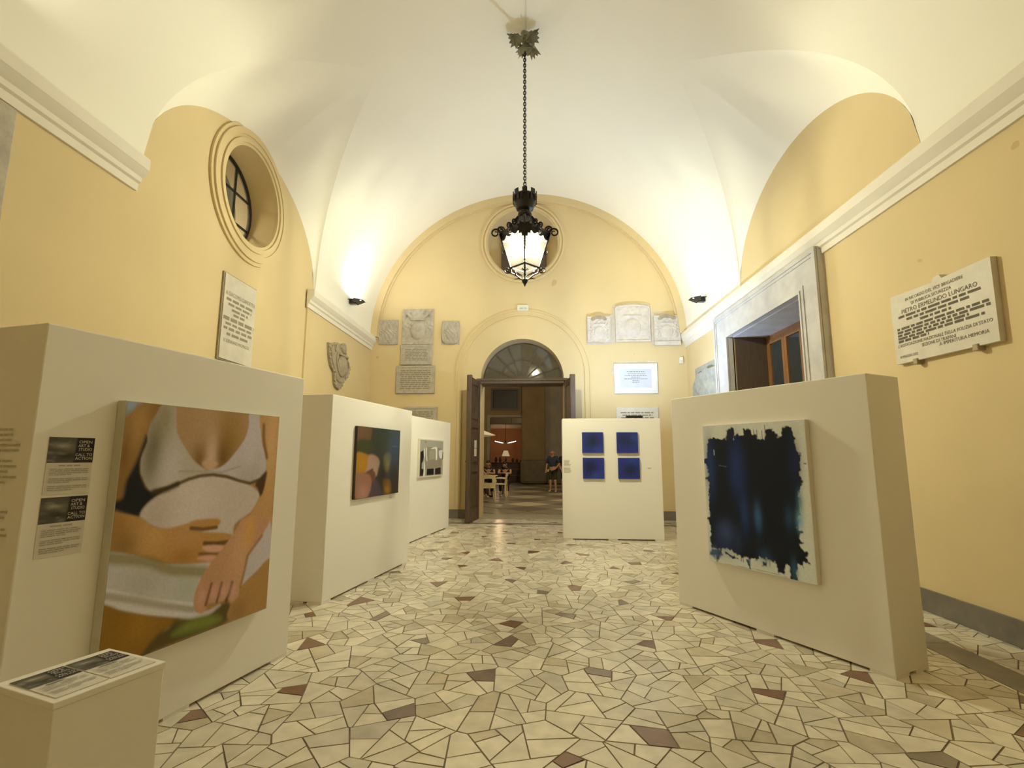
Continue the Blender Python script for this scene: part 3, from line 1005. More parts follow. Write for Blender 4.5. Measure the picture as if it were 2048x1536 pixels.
# artwork laid out on 0..1000 grids: P filled shape, B soft spot, L stroke
ART = {'torso':{'base':[0.397,0.247,0.105],'ops':[['P',[(-1,-4),(71,-1),(45,28),(8,59)],
[0.35,0.463,0.649],14,1],
['P',[(8,57),(41,30),(69,3),(187,-1),(145,73),(114,125),(97,140),(75,240),(40,309),(32,404),(-11,400),(-4,252),(4,142)],
[0.295,0.164,0.047],20,1],
['B',67,87,60,120,[0.518,0.314,0.128],0.7],
['B',8,197,25,75,[0.173,0.082,0.024],0.6],
['P',[(240,-9),(750,0),(747,58),(720,128),(664,191),(591,256),(504,279),(435,266),(365,223),(301,160),(267,114)],
[0.476,0.314,0.181],8,1],
['B',458,129,82,164,[0.533,0.378,0.26],0.6],
['B',615,138,106,212,[0.35,0.208,0.037],0.75],
['B',573,221,61,98,[0.193,0.099,0.018],0.85],
['B',418,231,45,72,[0.214,0.112,0.028],0.85],
['B',496,220,35,105,[0.709,0.525,0.429],0.9],
['P',[(443,240),(491,233),(544,250),(502,266),(452,259)],
[0.625,0.448,0.322],12,1],
['P',[(107,129),(99,155),(70,240),(36,308),(27,373),(-12,387),(-2,418),(95,452),(124,450),(157,405),(248,353),(185,360),(144,343),(121,313),(102,276),(99,219),(123,154)],
[0.011,0.013,0.015],14,1],
['P',[(179,0),(247,0),(262,67),(274,117),(309,159),(373,223),(441,266),(486,286),(518,293),(388,308),(303,332),(184,357),(143,339),(114,298),(101,273),(99,219),(119,162),(119,125),(127,85),(150,43)],
[0.533,0.493,0.49],7,1],
['B',158,169,54,130,[0.162,0.148,0.078],0.85],
['B',201,51,47,94,[0.327,0.291,0.17],0.8],
['B',144,242,39,78,[0.21,0.198,0.128],0.7],
['B',263,271,70,112,[0.674,0.645,0.753],0.7],
['P',[(746,-2),(826,-1),(863,144),(893,182),(914,239),(909,292),(860,332),(789,348),(706,334),(612,308),(506,296),(474,286),(504,277),(563,266),(628,226),(721,132),(746,58)],
[0.609,0.575,0.674],6,1],
['B',780,288,94,122,[0.397,0.339,0.26],0.7],
['B',768,200,85,136,[0.674,0.645,0.836],0.6],
['L',[(307,280),(419,282),(576,290),(710,263)],
[0.397,0.352,0.29],5,0.6],
['P',[(122,450),(153,407),(244,358),(314,333),(400,307),(520,303),(670,329),(791,360),(862,398),(873,422),(817,491),(700,541),(681,604),(554,586),(342,533),(235,509),(163,482)],
[0.641,0.575,0.601],10,1],
['B',409,416,161,161,[0.762,0.711,0.78],0.7],
['B',197,452,77,92,[0.533,0.478,0.469],0.6],
['L',[(184,359),(263,344),(367,315),(440,302),(520,300),(612,311),(713,336),(789,350),(861,335)],
[0.115,0.067,0.015],8,0.9],
['L',[(175,361),(243,353),(303,334)],
[0.048,0.034,0.012],14,0.8],
['P',[(832,-5),(1015,-1),(1014,181),(1011,427),(993,508),(999,641),(716,602),(812,504),(881,418),(908,325),(914,239),(880,163)],
[0.578,0.352,0.158],9,1],
['B',951,133,52,208,[0.726,0.478,0.274],0.7],
['L',[(868,53),(873,110),(888,162),(913,220)],
[0.214,0.106,0.028],12,0.8],
['P',[(919,292),(916,354),(902,401),(881,420),(858,384),(836,352)],
[0.083,0.041,0.015],10,1],
['B',966,357,35,105,[0.285,0.148,0.037],0.7],
['P',[(-40,430),(50,439),(139,464),(184,496),(261,515),(374,508),(433,497),(558,502),(598,519),(570,541),(498,549),(419,530),(492,555),(631,576),(694,597),(668,624),(568,620),(649,638),(631,667),(569,666),(601,684),(559,699),(460,686),(374,676),(280,653),(145,610),(46,578),(-14,560),(-14,497)],
[0.547,0.314,0.109],7,1],
['B',66,555,83,66,[0.21,0.119,0.037],0.75],
['B',9,471,60,60,[0.327,0.172,0.047],0.7],
['B',190,536,92,74,[0.658,0.419,0.193],0.6],
['B',382,567,81,65,[0.609,0.352,0.181],0.6],
['B',376,649,87,44,[0.397,0.189,0.047],0.7],
['L',[(407,529),(477,542),(571,544)],
[0.177,0.077,0.021],9,0.9],
['L',[(499,606),(581,618),(666,621)],
[0.122,0.057,0.018],10,0.9],
['L',[(473,649),(553,659),(630,665)],
[0.245,0.106,0.041],8,0.9],
['P',[(489,621),(568,623),(633,640),(622,660),(531,648)],
[0.726,0.448,0.355],8,1],
['P',[(463,666),(541,665),(594,683),(551,693)],
[0.709,0.419,0.355],8,1],
['B',578,520,18,18,[0.836,0.509,0.511],0.9],
['P',[(-25,574),(47,582),(145,612),(225,642),(281,661),(374,678),(460,689),(556,702),(515,742),(483,787),(466,830),(475,886),(517,915),(570,924),(640,909),(565,932),(468,924),(370,897),(202,845),(100,807),(-20,762),(-17,693),(-18,623)],
[0.593,0.592,0.649],7,1],
['B',184,715,142,85,[0.462,0.448,0.429],0.6],
['B',413,788,76,68,[0.462,0.509,0.511],0.7],
['L',[(-9,593),(122,620),(204,642),(260,668),(319,693),(517,734)],
[0.274,0.227,0.071],22,0.75],
['L',[(-11,708),(92,746),(247,802),(453,860)],
[0.78,0.78,0.895],9,0.7],
['L',[(-8,726),(143,773),(305,831),(463,883)],
[0.327,0.291,0.218],12,0.6],
['L',[(-21,752),(98,793),(254,849),(460,912),(570,923),(636,912)],
[0.762,0.76,0.865],12,0.7],
['P',[(981,555),(1015,760),(879,805),(782,849),(796,779),(820,707),(866,656),(933,590)],
[0.609,0.575,0.674],8,1],
['P',[(773,517),(970,539),(924,619),(819,702),(799,780),(778,851),(766,900),(716,918),(690,886),(669,891),(619,888),(558,882),(545,904),(512,913),(477,887),(467,830),(485,779),(517,734),(577,684),(646,628),(718,563)],
[0.562,0.327,0.205],7,1],
['B',753,705,89,142,[0.691,0.433,0.29],0.6],
['B',813,570,50,100,[0.78,0.419,0.085],0.6],
['L',[(569,797),(557,838),(543,880)],
[0.185,0.082,0.032],9,0.9],
['L',[(639,807),(628,845),(615,882)],
[0.162,0.072,0.032],9,0.9],
['L',[(713,818),(701,862),(679,891)],
[0.141,0.062,0.028],10,0.9],
['L',[(921,624),(816,706),(799,780),(778,851)],
[0.305,0.156,0.037],9,0.7],
['B',513,841,23,37,[0.709,0.419,0.41],0.6],
['B',589,841,24,38,[0.709,0.419,0.41],0.6],
['B',656,843,25,40,[0.709,0.419,0.41],0.6],
['B',722,857,26,42,[0.709,0.419,0.41],0.6],
['P',[(-37,758),(101,809),(202,847),(388,904),(318,926),(288,946),(186,1014),(-11,948)],
[0.295,0.156,0.018],9,1],
['B',181,875,85,76,[0.397,0.208,0.024],0.6],
['P',[(370,901),(468,925),(565,932),(629,910),(692,900),(720,948),(676,996),(442,997),(254,1002),(176,1018),(266,941),(329,928)],
[0.115,0.093,0.028],16,1],
['P',[(481,926),(592,937),(659,971),(579,986),(501,980),(357,966),(399,940)],
[0.218,0.258,0.052],22,1],
['P',[(1015,755),(1009,991),(718,987),(716,920),(765,897),(783,850),(879,805)],
[0.462,0.269,0.101],9,1],
['B',775,962,72,58,[0.285,0.172,0.085],0.6]]},'night':{'base':[0.743,0.801,0.81],'ops':[['P',[(59,94),(99,89),(186,101),(258,109),(277,42),(321,24),(358,32),(341,106),(369,67),(447,82),(454,39),(485,37),(519,50),(525,73),(578,85),(591,114),(648,115),(663,53),(717,43),(745,65),(758,104),(795,105),(813,48),(855,33),(895,52),(904,109),(922,199),(948,219),(946,280),(930,349),(951,389),(922,432),(909,515),(904,611),(875,676),(923,698),(888,722),(894,756),(920,766),(887,784),(907,808),(960,817),(930,852),(958,883),(909,876),(898,901),(862,897),(845,975),(856,1004),(800,1004),(789,923),(752,915),(736,977),(686,982),(668,914),(619,908),(536,906),(491,928),(404,926),(303,923),(259,894),(224,892),(151,902),(37,910),(23,863),(38,781),(32,717),(2,699),(34,676),(33,586),(37,488),(50,423),(1,400),(49,378),(37,309),(-12,273),(38,235),(45,169)],
[0.009,0.013,0.025],6,0],
['P',[(37,914),(151,902),(153,937),(120,962),(91,998),(75,969),(19,957)],
[0.056,0.098,0.165],10,0],
['P',[(162,908),(244,931),(324,942),(276,954),(196,931)],
[0.021,0.031,0.102],6,0],
['P',[(403,938),(436,936),(431,989),(400,964)],
[0.043,0.098,0.204],8,0],
['P',[(559,939),(590,937),(583,960),(552,958)],
[0.035,0.05,0.121],8,0],
['L',[(52,1008),(352,995),(611,988),(758,994)],
[0.254,0.275,0.295],2,0.7],
['L',[(549,47),(549,92)],
[0.009,0.013,0.025],2.5,0.9],
['L',[(581,51),(580,107)],
[0.009,0.013,0.025],2.5,0.9],
['L',[(628,56),(627,107)],
[0.009,0.013,0.025],2.5,0.9],
['L',[(658,20),(652,122)],
[0.009,0.013,0.025],2.5,0.9],
['L',[(588,905),(587,956)],
[0.009,0.013,0.025],2.5,0.9],
['L',[(619,908),(618,951)],
[0.009,0.013,0.025],2.5,0.9],
['L',[(365,932),(366,959)],
[0.009,0.013,0.025],2.5,0.9],
['L',[(348,927),(349,957)],
[0.009,0.013,0.025],2.5,0.9],
['B',355,307,80,200,[0.021,0.05,0.232],0.8],
['B',358,391,46,92,[0.018,0.038,0.178],0.6],
['B',63,308,57,228,[0.026,0.064,0.262],0.7],
['B',408,624,44,141,[0.024,0.069,0.262],0.7],
['B',537,641,34,88,[0.052,0.164,0.427],0.8],
['B',205,785,84,84,[0.083,0.14,0.406],0.6],
['B',170,836,108,108,[0.029,0.05,0.154],0.6],
['B',319,825,57,80,[0.029,0.05,0.154],0.6],
['B',914,515,27,70,[0.074,0.231,0.348],0.8],
['B',902,632,31,62,[0.19,0.466,0.751],0.8],
['B',815,620,38,76,[0.026,0.074,0.178],0.7],
['B',897,268,55,165,[0.014,0.028,0.111],0.7],
['B',829,944,29,70,[0.052,0.148,0.295],0.7],
['B',579,892,63,50,[0.029,0.08,0.19],0.6],
['L',[(120,185),(121,219)],
[0.496,0.759,0.9],4,0.8],
['L',[(165,297),(249,306)],
[0.1,0.191,0.515],3,0.6],
['L',[(969,274),(987,275)],
[0.009,0.013,0.025],3,0.9],
['L',[(847,947),(856,1001)],
[0.306,0.566,0.295],3,0.7],
['B',60,931,39,39,[0.1,0.191,0.427],0.6]]},'blur':{'base':[0.037,0.041,0.031],'ops':[['P',[(-14,-8),(271,-5),(280,150),(237,208),(55,225),(-4,226)],
[0.161,0.083,0.043],26,1],
['P',[(26,186),(299,199),(345,337),(201,399),(-6,371)],
[0.05,0.056,0.021],30,1],
['P',[(-6,371),(239,399),(466,453),(268,606),(117,658),(-10,658)],
[0.385,0.199,0.021],24,1],
['B',127,560,98,98,[0.444,0.225,0.009],0.8],
['P',[(252,408),(380,402),(498,487),(475,617),(435,711),(342,689),(354,594),(188,648),(225,564)],
[0.397,0.264,0.215],24,1],
['P',[(211,641),(386,636),(417,765),(355,870),(296,810),(283,716)],
[0.154,0.069,0.048],20,1],
['P',[(-20,665),(279,684),(342,869),(285,993),(16,991)],
[0.301,0.151,0.102],24,1],
['B',156,926,109,109,[0.469,0.244,0.227],0.8],
['P',[(357,792),(472,785),(566,986),(287,1009),(322,905)],
[0.077,0.056,0.081],24,1],
['P',[(597,407),(733,358),(786,419),(735,589),(686,653),(608,591)],
[0.175,0.151,0.048],26,1],
['B',692,536,52,104,[0.273,0.244,0.095],0.8],
['P',[(591,771),(776,793),(812,955),(731,988),(622,903)],
[0.205,0.105,0.024],26,1],
['B',710,937,72,72,[0.385,0.182,0.013],0.8],
['B',866,228,205,410,[0.061,0.1,0.162],0.8],
['B',867,351,124,174,[0.047,0.078,0.162],0.8],
['L',[(810,263),(932,259)],
[0.148,0.182,0.264],6,0.6],
['B',502,121,214,300,[0.032,0.044,0.035],0.8],
['B',912,812,139,278,[0.047,0.035,0.021],0.7],
['B',582,705,98,196,[0.027,0.017,0.018],0.8]]},'mono':{'base':[0.407,0.4,0.38],'ops':[['P',[(19,332),(137,292),(161,472),(130,591),(82,640),(78,787),(156,809),(154,985),(13,986)],
[0.023,0.014,0.014],8,0],
['P',[(171,225),(680,203),(946,259),(944,563),(888,775),(273,800),(232,983),(194,594)],
[0.307,0.282,0.229],16,1],
['P',[(150,301),(183,225),(203,422),(178,550),(206,681),(216,840),(207,998),(148,993),(169,810),(168,593)],
[0.812,0.834,0.895],8,1],
['P',[(229,225),(268,226),(271,380),(304,573),(271,571),(252,475)],
[0.812,0.834,0.895],8,1],
['P',[(435,245),(568,193),(708,194),(725,310),(728,527),(665,543),(642,256),(516,246)],
[0.812,0.834,0.895],9,1],
['P',[(802,294),(978,278),(985,444),(940,517),(833,485)],
[0.764,0.763,0.895],9,1],
['P',[(974,315),(1019,315),(1017,538),(956,526)],
[0.023,0.014,0.014],6,0],
['P',[(293,801),(587,798),(587,985),(285,978)],
[0.014,0.014,0.012],8,0],
['P',[(644,806),(904,780),(914,983),(644,985)],
[0.023,0.014,0.014],8,0],
['P',[(372,305),(615,264),(650,533),(376,549)],
[0.375,0.365,0.312],14,0],
['B',211,56,33,33,[0.201,0.172,0.144],0.8]]}}
# ------------------------------------------------------------------ door_1: transom, fanlight, two leaves, threshold
def build_door():
    d = struct(link(None, 'door_1', None, (0, EY, 0), ER), 'arched doorway with a fanlight and two open dark wooden leaves')
    MB().box(DX - DR - 0.06, DX + DR + 0.06, -0.005, 0.55, 3.075, 3.145, b=0.012).box(DX - DR - 0.10, DX + DR + 0.10, -0.02, 0.56, 3.14, 3.20, b=0.012).build('transom', M['wood'], d)
    fz = 3.20
    R = 0.972
    mb = MB()
    mb.plate(arc(DX, fz, R, R, 0, 180, 48) + arc(DX, fz, R - 0.045, R - 0.045, 180, 0, 48), [], 0.46, 0.52)
    mb.plate(arc(DX, fz, 0.565, 0.565, 0, 180, 40) + arc(DX, fz, 0.525, 0.525, 180, 0, 40), [], 0.465, 0.515)
    mb.plate(arc(DX, fz, 0.20, 0.15, 0, 180, 24), [], 0.46, 0.52)
    for k in range(1, 8):
        a = math.radians(22.5 * k)
        t = Matrix.Translation((DX, 0, fz)) @ Matrix.Rotation(-a, 4, 'Y')
        mb.box(0.12, R - 0.02, 0.465, 0.515, -0.02, 0.02, t)
    mb.build('fanlight_frame', M['wood'], d)
    for k in range(8):
        a0, a1 = 22.5 * k + 0.6, 22.5 * (k + 1) - 0.6
        for r0, r1 in ((0.15, 0.53), (0.56, 0.945)):
            MB().plate(arc(DX, fz, r1, r1, a0, a1, 6) + arc(DX, fz, r0, r0, a1, a0, 6), [], 0.486, 0.491).build('pane', M['dustglass'], d)
    # leaves, hinged at the jambs and swung into the hall
    for s, hx, ang in ((-1, DX - DR - 0.03, math.radians(-97)), (1, DX + DR + 0.03, math.radians(-81))):
        lf = MB()
        W, H = 0.82, 3.115
        # stiles and rails
        for x0, x1 in ((0, 0.13), (W - 0.13, W)):
            lf.box(x0, x1, -0.03, 0.03, 0.02, H, b=0.004)
        for z0, z1 in ((0.02, 0.26), (1.05, 1.19), (2.02, 2.14), (H - 0.14, H)):
            lf.box(0.13, W - 0.13, -0.027, 0.027, z0, z1)
        o = lf.build('door_leaf', M['wood'], d, (hx, -0.02, 0), ang)
        for z0, z1 in ((0.26, 1.05), (1.19, 2.02), (2.14, H - 0.14)):
            pm = MB().box(0.13, W - 0.13, -0.010, 0.010, z0, z1)
            for y0, y1 in ((-0.024, -0.008), (0.008, 0.024)):
                pm.box(0.20, W - 0.20, y0, y1, z0 + 0.07, z1 - 0.07, b=0.006)
            pm.build('door_panel', M['wood'], o)
        MB().box(W - 0.045, W + 0.03, -0.065, 0.045, 0.015, H + 0.04, b=0.012).build('meeting_stile', M['wood'], o)
        MB().ball((W - 0.07, -0.07, 1.28), 0.03).tube([(W - 0.07, -0.03, 1.28), (W - 0.07, -0.06, 1.28)], 0.012).build('door_knob', M['iron'], o)
        if s < 0:
            for i, z in enumerate((1.66, 1.48)):
                tag(MB().box(0.30, 0.50, 0.031, 0.033, z - 0.085, z + 0.085).greek(0.32, 0.48, z + 0.03, 0.02, 0.031).build('notice_sheet', M['paper'], None),
                    ('upper' if i == 0 else 'lower') + ' white paper notice taped to the open left door leaf', 'notice').matrix_world = \
                    Matrix.Translation((0, EY, 0)) @ Matrix.Rotation(ER, 4, 'Z') @ Matrix.Translation((hx, -0.02, 0)) @ Matrix.Rotation(ang, 4, 'Z')
    x0, x1 = DX - DR, DX + DR
    for i in range(3):
        MB().box(x0 + (x1 - x0) * i / 3 + 0.002, x0 + (x1 - x0) * (i + 1) / 3 - 0.002, 0.0, 0.86, -0.05, 0.012, b=0.004).build('threshold_slab', M['underpaint'], d)
build_door()

# ------------------------------------------------------------------ stone framed window in the right wall
def build_window_3():
    root = struct(link(None, 'window_3', None, (XR, 0, 0), WR), 'window in a heavy grey stone surround with an oak casement')
    xa, xb, zb, zt = WIN
    oxa, oxb, ozt = -9.46, -6.03, 4.00
    mb = MB()
    op = [(xa, zb), (xb, zb), (xb, zt), (xa, zt)]
    mb.plate([(oxa, zb - 0.1), (oxb, zb - 0.1), (oxb, ozt), (oxa, ozt)], [op], -0.085, 0.02)
    for a, b, y in ((0.0, 0.06, -0.115), (0.06, 0.10, -0.10)):
        mb.plate([(oxa + a, zb - 0.1), (oxb - a, zb - 0.1), (oxb - a, ozt - a), (oxa + a, ozt - a)],
                 [[(oxa + b, zb - 0.09), (oxb - b, zb - 0.09), (oxb - b, ozt - b), (oxa + b, ozt - b)]], y, -0.08)
    for a, b, y in ((0.0, 0.035, -0.115), (0.035, 0.09, -0.10)):
        mb.plate([(xa - b, zb), (xb + b, zb), (xb + b, zt + b), (xa - b, zt + b)], [[(xa - a, zb + 0.001), (xb + a, zb + 0.001), (xb + a, zt + a), (xa - a, zt + a)]], y, -0.08)
    mb.build('stone_surround', M['surround'], root)
    mb = MB().box(xa, xb, 0.0, 0.70, zt - 0.012, zt + 0.02).box(xb - 0.012, xb + 0.02, 0.0, 0.70, zb, zt)
    mb.build('reveal_lining', M['surround'], root)
    MB().box(oxa - 0.05, oxb + 0.05, -0.17, 0.62, zb - 0.18, zb, b=0.01).build('window_sill', M['surround'], root)
    MB().box(xa, xa + 0.03, 0.03, 0.60, zb, zt - 0.01, b=0.005).build('shaded_jamb_panel', M['shutter'], root)  # dark sheet over the far jamb, its shade put into the colour
    y0 = 0.58
    fr = MB().plate([(xa + 0.02, zb), (xb - 0.01, zb), (xb - 0.01, zt - 0.01), (xa + 0.02, zt - 0.01)], [[(xa + 0.10, zb + 0.08), (xb - 0.09, zb + 0.08), (xb - 0.09, zt - 0.09), (xa + 0.10, zt - 0.09)]], y0, y0 + 0.08)
    fr.build('casement_frame', M['oak'], root)
    n = 4
    x = xa + 0.10
    wd = (xb - 0.09 - x) / n
    for i in range(n):
        a, b = x + wd * i + 0.003, x + wd * (i + 1) - 0.003
        s = MB().plate([(a, zb + 0.085), (b, zb + 0.085), (b, zt - 0.095), (a, zt - 0.095)], [[(a + 0.075, zb + 0.18), (b - 0.075, zb + 0.18), (b - 0.075, zt - 0.17), (a + 0.075, zt - 0.17)]], y0 - 0.02, y0 + 0.04).build('sash', M['oak'], root)
        MB().box(a + 0.07, b - 0.07, y0 + 0.005, y0 + 0.011, zb + 0.175, zt - 0.165).build('pane', M['nightglass'], s)
    MB().box(xa - 0.1, xb + 0.1, 0.74, 0.78, zb - 0.2, zt + 0.2).build('window_backing', M['black'], root)
build_window_3()

# ------------------------------------------------------------------ exhibition panels (free standing)
def panel(p0, p1, h, depth, label):
    a = math.atan2(p1[1] - p0[1], p1[0] - p0[0])
    L = math.hypot(p1[0] - p0[0], p1[1] - p0[1])
    t = thing('exhibition_panel', label, 'panel', (p0[0], p0[1], 0), a, 'white exhibition panels')
    MB().box(0, L, 0, depth, 0.016, h, b=0.006).build('panel_body', M['panel'], t)
    for x0 in (0.0, L / 2 - 0.09, L - 0.16):
        MB().box(x0 + 0.004, x0 + 0.16, 0.004, 0.16, 0, 0.018).build('foot', M['panel'], t)
        MB().box(x0 + 0.004, x0 + 0.16, depth - 0.16, depth - 0.004, 0, 0.018).build('foot', M['panel'], t)
    return t, L
def onto(t, x, z, y=-0.0012):
    """place on a panel's front: a frame at its (x, z), facing out"""
    return Matrix.Translation(t.location) @ Matrix.Rotation(t.rotation_euler.z, 4, 'Z') @ Matrix.Translation((x, y, z))
P1, L1 = panel((-2.12, 2.09), (-1.70, 3.725), 1.98, 0.40, 'white panel that carries the large painting of a pregnant torso')
P2, L2 = panel((-1.947, 4.923), (-1.585, 6.84), 2.01, 0.36, 'white panel that carries the blurred brown and green painting')
P3, L3 = panel((-1.93, 8.15), (-1.555, 10.13), 2.06, 0.36, 'white panel that carries the black, grey and white painting')
P4, L4 = panel((1.46, 5.10), (2.335, 3.475), 1.975, 0.40, 'white panel that carries the near black brushed painting')
P5, L5 = panel((0.614, 8.803), (2.300, 8.733), 2.055, 0.40, 'white panel that carries the four small blue paintings')

def canvas(t, x, z, wd, ht, dp, art, nx, ny, label, edge, ragged=0.0, name='painting', rim=0.004, group=None, seed=3, grain=0.03):
    o = thing(name, label, 'painting', (0, 0, 0), 0, group)
    o.matrix_world = onto(t, x, z)
    MB().box(0, wd, -dp, 0.0, 0, ht, b=0.003).build('stretched_canvas', edge, o)
    picture('painted_surface', paint_raster(nx, ny, art['base'], art['ops'], ragged, grain, seed, name == 'painting' and 'clip' in art), wd - 2 * rim, ht - 2 * rim, o, -dp - 0.0012, rim, rim)
    return o

ART['torso']['clip'] = True
canvas(P1, L1 - 1.352, 0.40, 1.055, 1.268, 0.055, ART['torso'], 170, 210, 'large painting of a pregnant torso in a white top, a hand on the belly', M['canvasedge'])
canvas(P2, 0.455, 0.937, 1.07, 0.783, 0.03, ART['blur'], 90, 90, 'blurred painting of ochre, pink and dark green patches on the second left panel', M['darkcanvas'])
canvas(P3, 0.37, 1.03, 1.16, 0.665, 0.035, ART['mono'], 90, 80, 'small black, grey and white painting on the farthest left panel', M['canvas'], rim=0.02)
canvas(P4, 0.43, 0.482, 0.985, 1.20, 0.045, ART['night'], 170, 200, 'tall cream canvas covered with ragged near black and blue brush strokes', M['canvas'], ragged=5.0, seed=9)
BL = (0.030, 0.042, 0.27)
def blue_art(cx, cy, rx, ry, dk, lite, seed):
    ops = [['B', 500, 500, 600, 600, [0.032, 0.044, 0.30], .5], ['B', cx, cy, rx, ry, list(dk), .9], ['B', cx, cy - 60, rx * 1.3, ry * .7, list(dk), .5],
           ['B', lite[0], lite[1], 260, 200, [0.032, 0.075, 0.34], .6]]
    r = random.Random(seed)
    for k in range(12):
        a = r.uniform(0, 2 * PI)
        ops.append(['L', [(cx, cy), (cx + math.cos(a) * rx * 1.2, cy + math.sin(a) * ry * 1.1)], list(dk), 14, .45])
    return dict(base=list(BL), ops=ops)
for (x, z, art, lab) in ((0.340, 1.458, blue_art(480, 450, 300, 360, (.020, .030, .065), (800, 850), 1), 'small blue square painting with a dark tree-like blot, upper left of four'),
                         (0.932, 1.457, blue_art(420, 420, 420, 360, (.022, .034, .10), (900, 250), 2), 'small blue square painting with an even dark middle, upper right of four'),
                         (0.346, 1.020, blue_art(350, 480, 300, 360, (.020, .024, .085), (600, 850), 3), 'small violet blue square painting with a dark left side, lower left of four'),
                         (0.948, 1.020, blue_art(560, 560, 320, 300, (.020, .030, .07), (700, 100), 4), 'small blue square painting with a round dark blot, lower right of four')):
    canvas(P5, x, z, 0.36, 0.355, 0.035, art, 56, 56, lab, M['bluecanvas'], rim=0.001, group='four small blue paintings', grain=0.10)

def wall_label(t, x0, x1, z0, z1, n, label, mtl, seed, name='wall_text', side=None, h=None):
    mb = MB()
    H = (z1 - z0) / n
    for k in range(n):
        r = random.Random(seed * 50 + k)
        if n > 6 and k == n // 2:
            continue
        mb.greek(x0, x1 - r.uniform(0, 0.3) * (x1 - x0), z1 - H * (k + 0.5), (h or H * 0.42), 0, seed * 100 + k, word=((x1 - x0) * .12, (x1 - x0) * .3), gap=(x1 - x0) * .025)
    o = mb.build(name, mtl)
    o.matrix_world = side if side is not None else onto(t, 0, 0)
    return tag(o, label, 'text label')
wall_label(P5, 0.02, 0.155, 1.115, 1.34, 12, 'grey printed wall text at the left edge of the blue paintings panel', M['inksoft'], 3)
wall_label(P5, 1.445, 1.515, 1.19, 1.212, 2, 'tiny caption to the right of the four blue paintings', M['inksoft'], 5)
wall_label(P2, 1.33, 1.42, 0.88, 0.915, 2, 'tiny caption under the blurred brown painting', M['inksoft'], 6)
# pale vinyl text on the short end of the nearest panel
E1 = onto(P1, -0.0012, 0, 0) @ Matrix.Rotation(-PI / 2, 4, 'Z')
wall_label(P1, -0.30, -0.055, 1.27, 1.52, 11, 'upper block of pale printed text on the end of the nearest left panel', M['inkfaint'], 7, side=E1)
wall_label(P1, -0.30, -0.065, 0.93, 1.17, 10, 'lower block of pale printed text on the end of the nearest left panel', M['inkfaint'], 8, side=E1)

# posters on the nearest panel
def haze_art(seed, shift=0):
    r = random.Random(seed)
    ops = [['B', 330, 420, 300, 240, [.17, .16, .13], .9], ['B', 300, 330, 170, 90, [.45, .42, .36], .8], ['B', 420, 720, 200, 110, [.03, .025, .02], .8], ['B', 180, 560, 160, 120, [.06, .05, .04], .7]]
    for k in range(12):
        ops.append(['B', r.uniform(0, 560), r.uniform(0, 1000), r.uniform(40, 130), r.uniform(30, 90), [r.choice((.03, .3, .2, .1))] * 3, .5])
    ops.append(['P', [(600, -50), (1100, -50), (1100, 1100), (560, 1100)], [.028, .022, .026], 30, 0])
    return paint_raster(64, 40, (.09, .085, .075), ops, 0, 0.08, seed)
def poster_sheet(name, label, mw, wd, ht, ih, seed, flat=False, n=12, group=None):
    o = thing(name, label, 'poster', group=group)
    o.matrix_world = mw
    M_ = Matrix.Rotation(-PI / 2, 4, 'X') if flat else Matrix.Identity(4)   # face up when lying flat
    MB().box(0, wd, -0.0015, 0, 0, ht, m=M_).build('paper_sheet', M['paper'], o)
    p = picture('printed_picture', haze_art(seed), wd, ih, o, -0.002, 0, ht - ih, M['print'])
    if flat:
        p.rotation_euler = (-PI / 2, 0, 0)
    mb = MB()
    for k, (s, c) in enumerate((('OPEN', 0.79), ('ART &', 0.76), ('STUDIO', 0.80))):
        mb.text(s, wd * c, ht - ih * (0.17 + 0.15 * k), ih * 0.115, wd * (0.30 if k != 1 else 0.26), -0.0025, 0.0005, M_)
    for k, s in enumerate(('CALL TO', 'ACTION')):
        mb.text(s, wd * 0.78, ht - ih * (0.68 + 0.15 * k), ih * 0.115, wd * 0.38, -0.0025, 0.0005, M_)
    mb.build('lettering', M['paper'], o)
    mb = MB().greek(wd * .25, wd * .72, ht - ih - (ht - ih) * .09, 0.006, -0.0016, seed, M_, word=(.02, .05), gap=.006)
    for k in range(n):
        if k in (4, 8):
            continue
        mb.greek(wd * .08, wd * (.92 if k % 4 != 3 else .6), ht - ih - (ht - ih) * (.2 + .72 * k / n), (ht - ih) * .028, -0.0016, seed * 30 + k, M_, word=(.015, .04), gap=.004)
    mb.build('small_print', M['inksoft'], o)
    return o
poster_sheet('poster', 'upper event poster with a dark picture and white capitals on the nearest panel', onto(P1, L1 - 1.625, 1.225), 0.187, 0.253, 0.114, 4)
poster_sheet('poster', 'lower event poster with a dark picture and white capitals on the nearest panel', onto(P1, L1 - 1.626, 0.957), 0.186, 0.256, 0.112, 6)

# pedestal in the corner, two leaflets lying on it
pa, pd, pb = Vector((-1.285, 1.262)), Vector((-1.20, 1.492)), Vector((-1.060, 1.176))
pu = (pd - pa).normalized()
PL = (pd - pa).length
PA = math.atan2(pu.y, pu.x)
t = thing('pedestal', 'white square pedestal standing in front of the nearest left panel', 'pedestal', (pa.x, pa.y, 0), PA)
MB().box(0, PL, -0.24, 0.0, 0.0, 0.835, b=0.003).build('pedestal_body', M['panel'], t)
MB().box(-0.003, PL + 0.003, -0.243, 0.003, 0.835, 0.85, b=0.002).build('pedestal_top', M['panel'], t)
for i in range(2):
    mw = Matrix.Translation((pa.x, pa.y, 0.8505)) @ Matrix.Rotation(PA, 4, 'Z') @ Matrix.Translation((0.012 + i * 0.113, -0.222, 0))
    poster_sheet('leaflet', ('left' if i == 0 else 'right') + ' leaflet with a dark picture lying on the pedestal top', mw, 0.108, 0.192, 0.085, 5 + i, True, 9, 'leaflets on the pedestal')

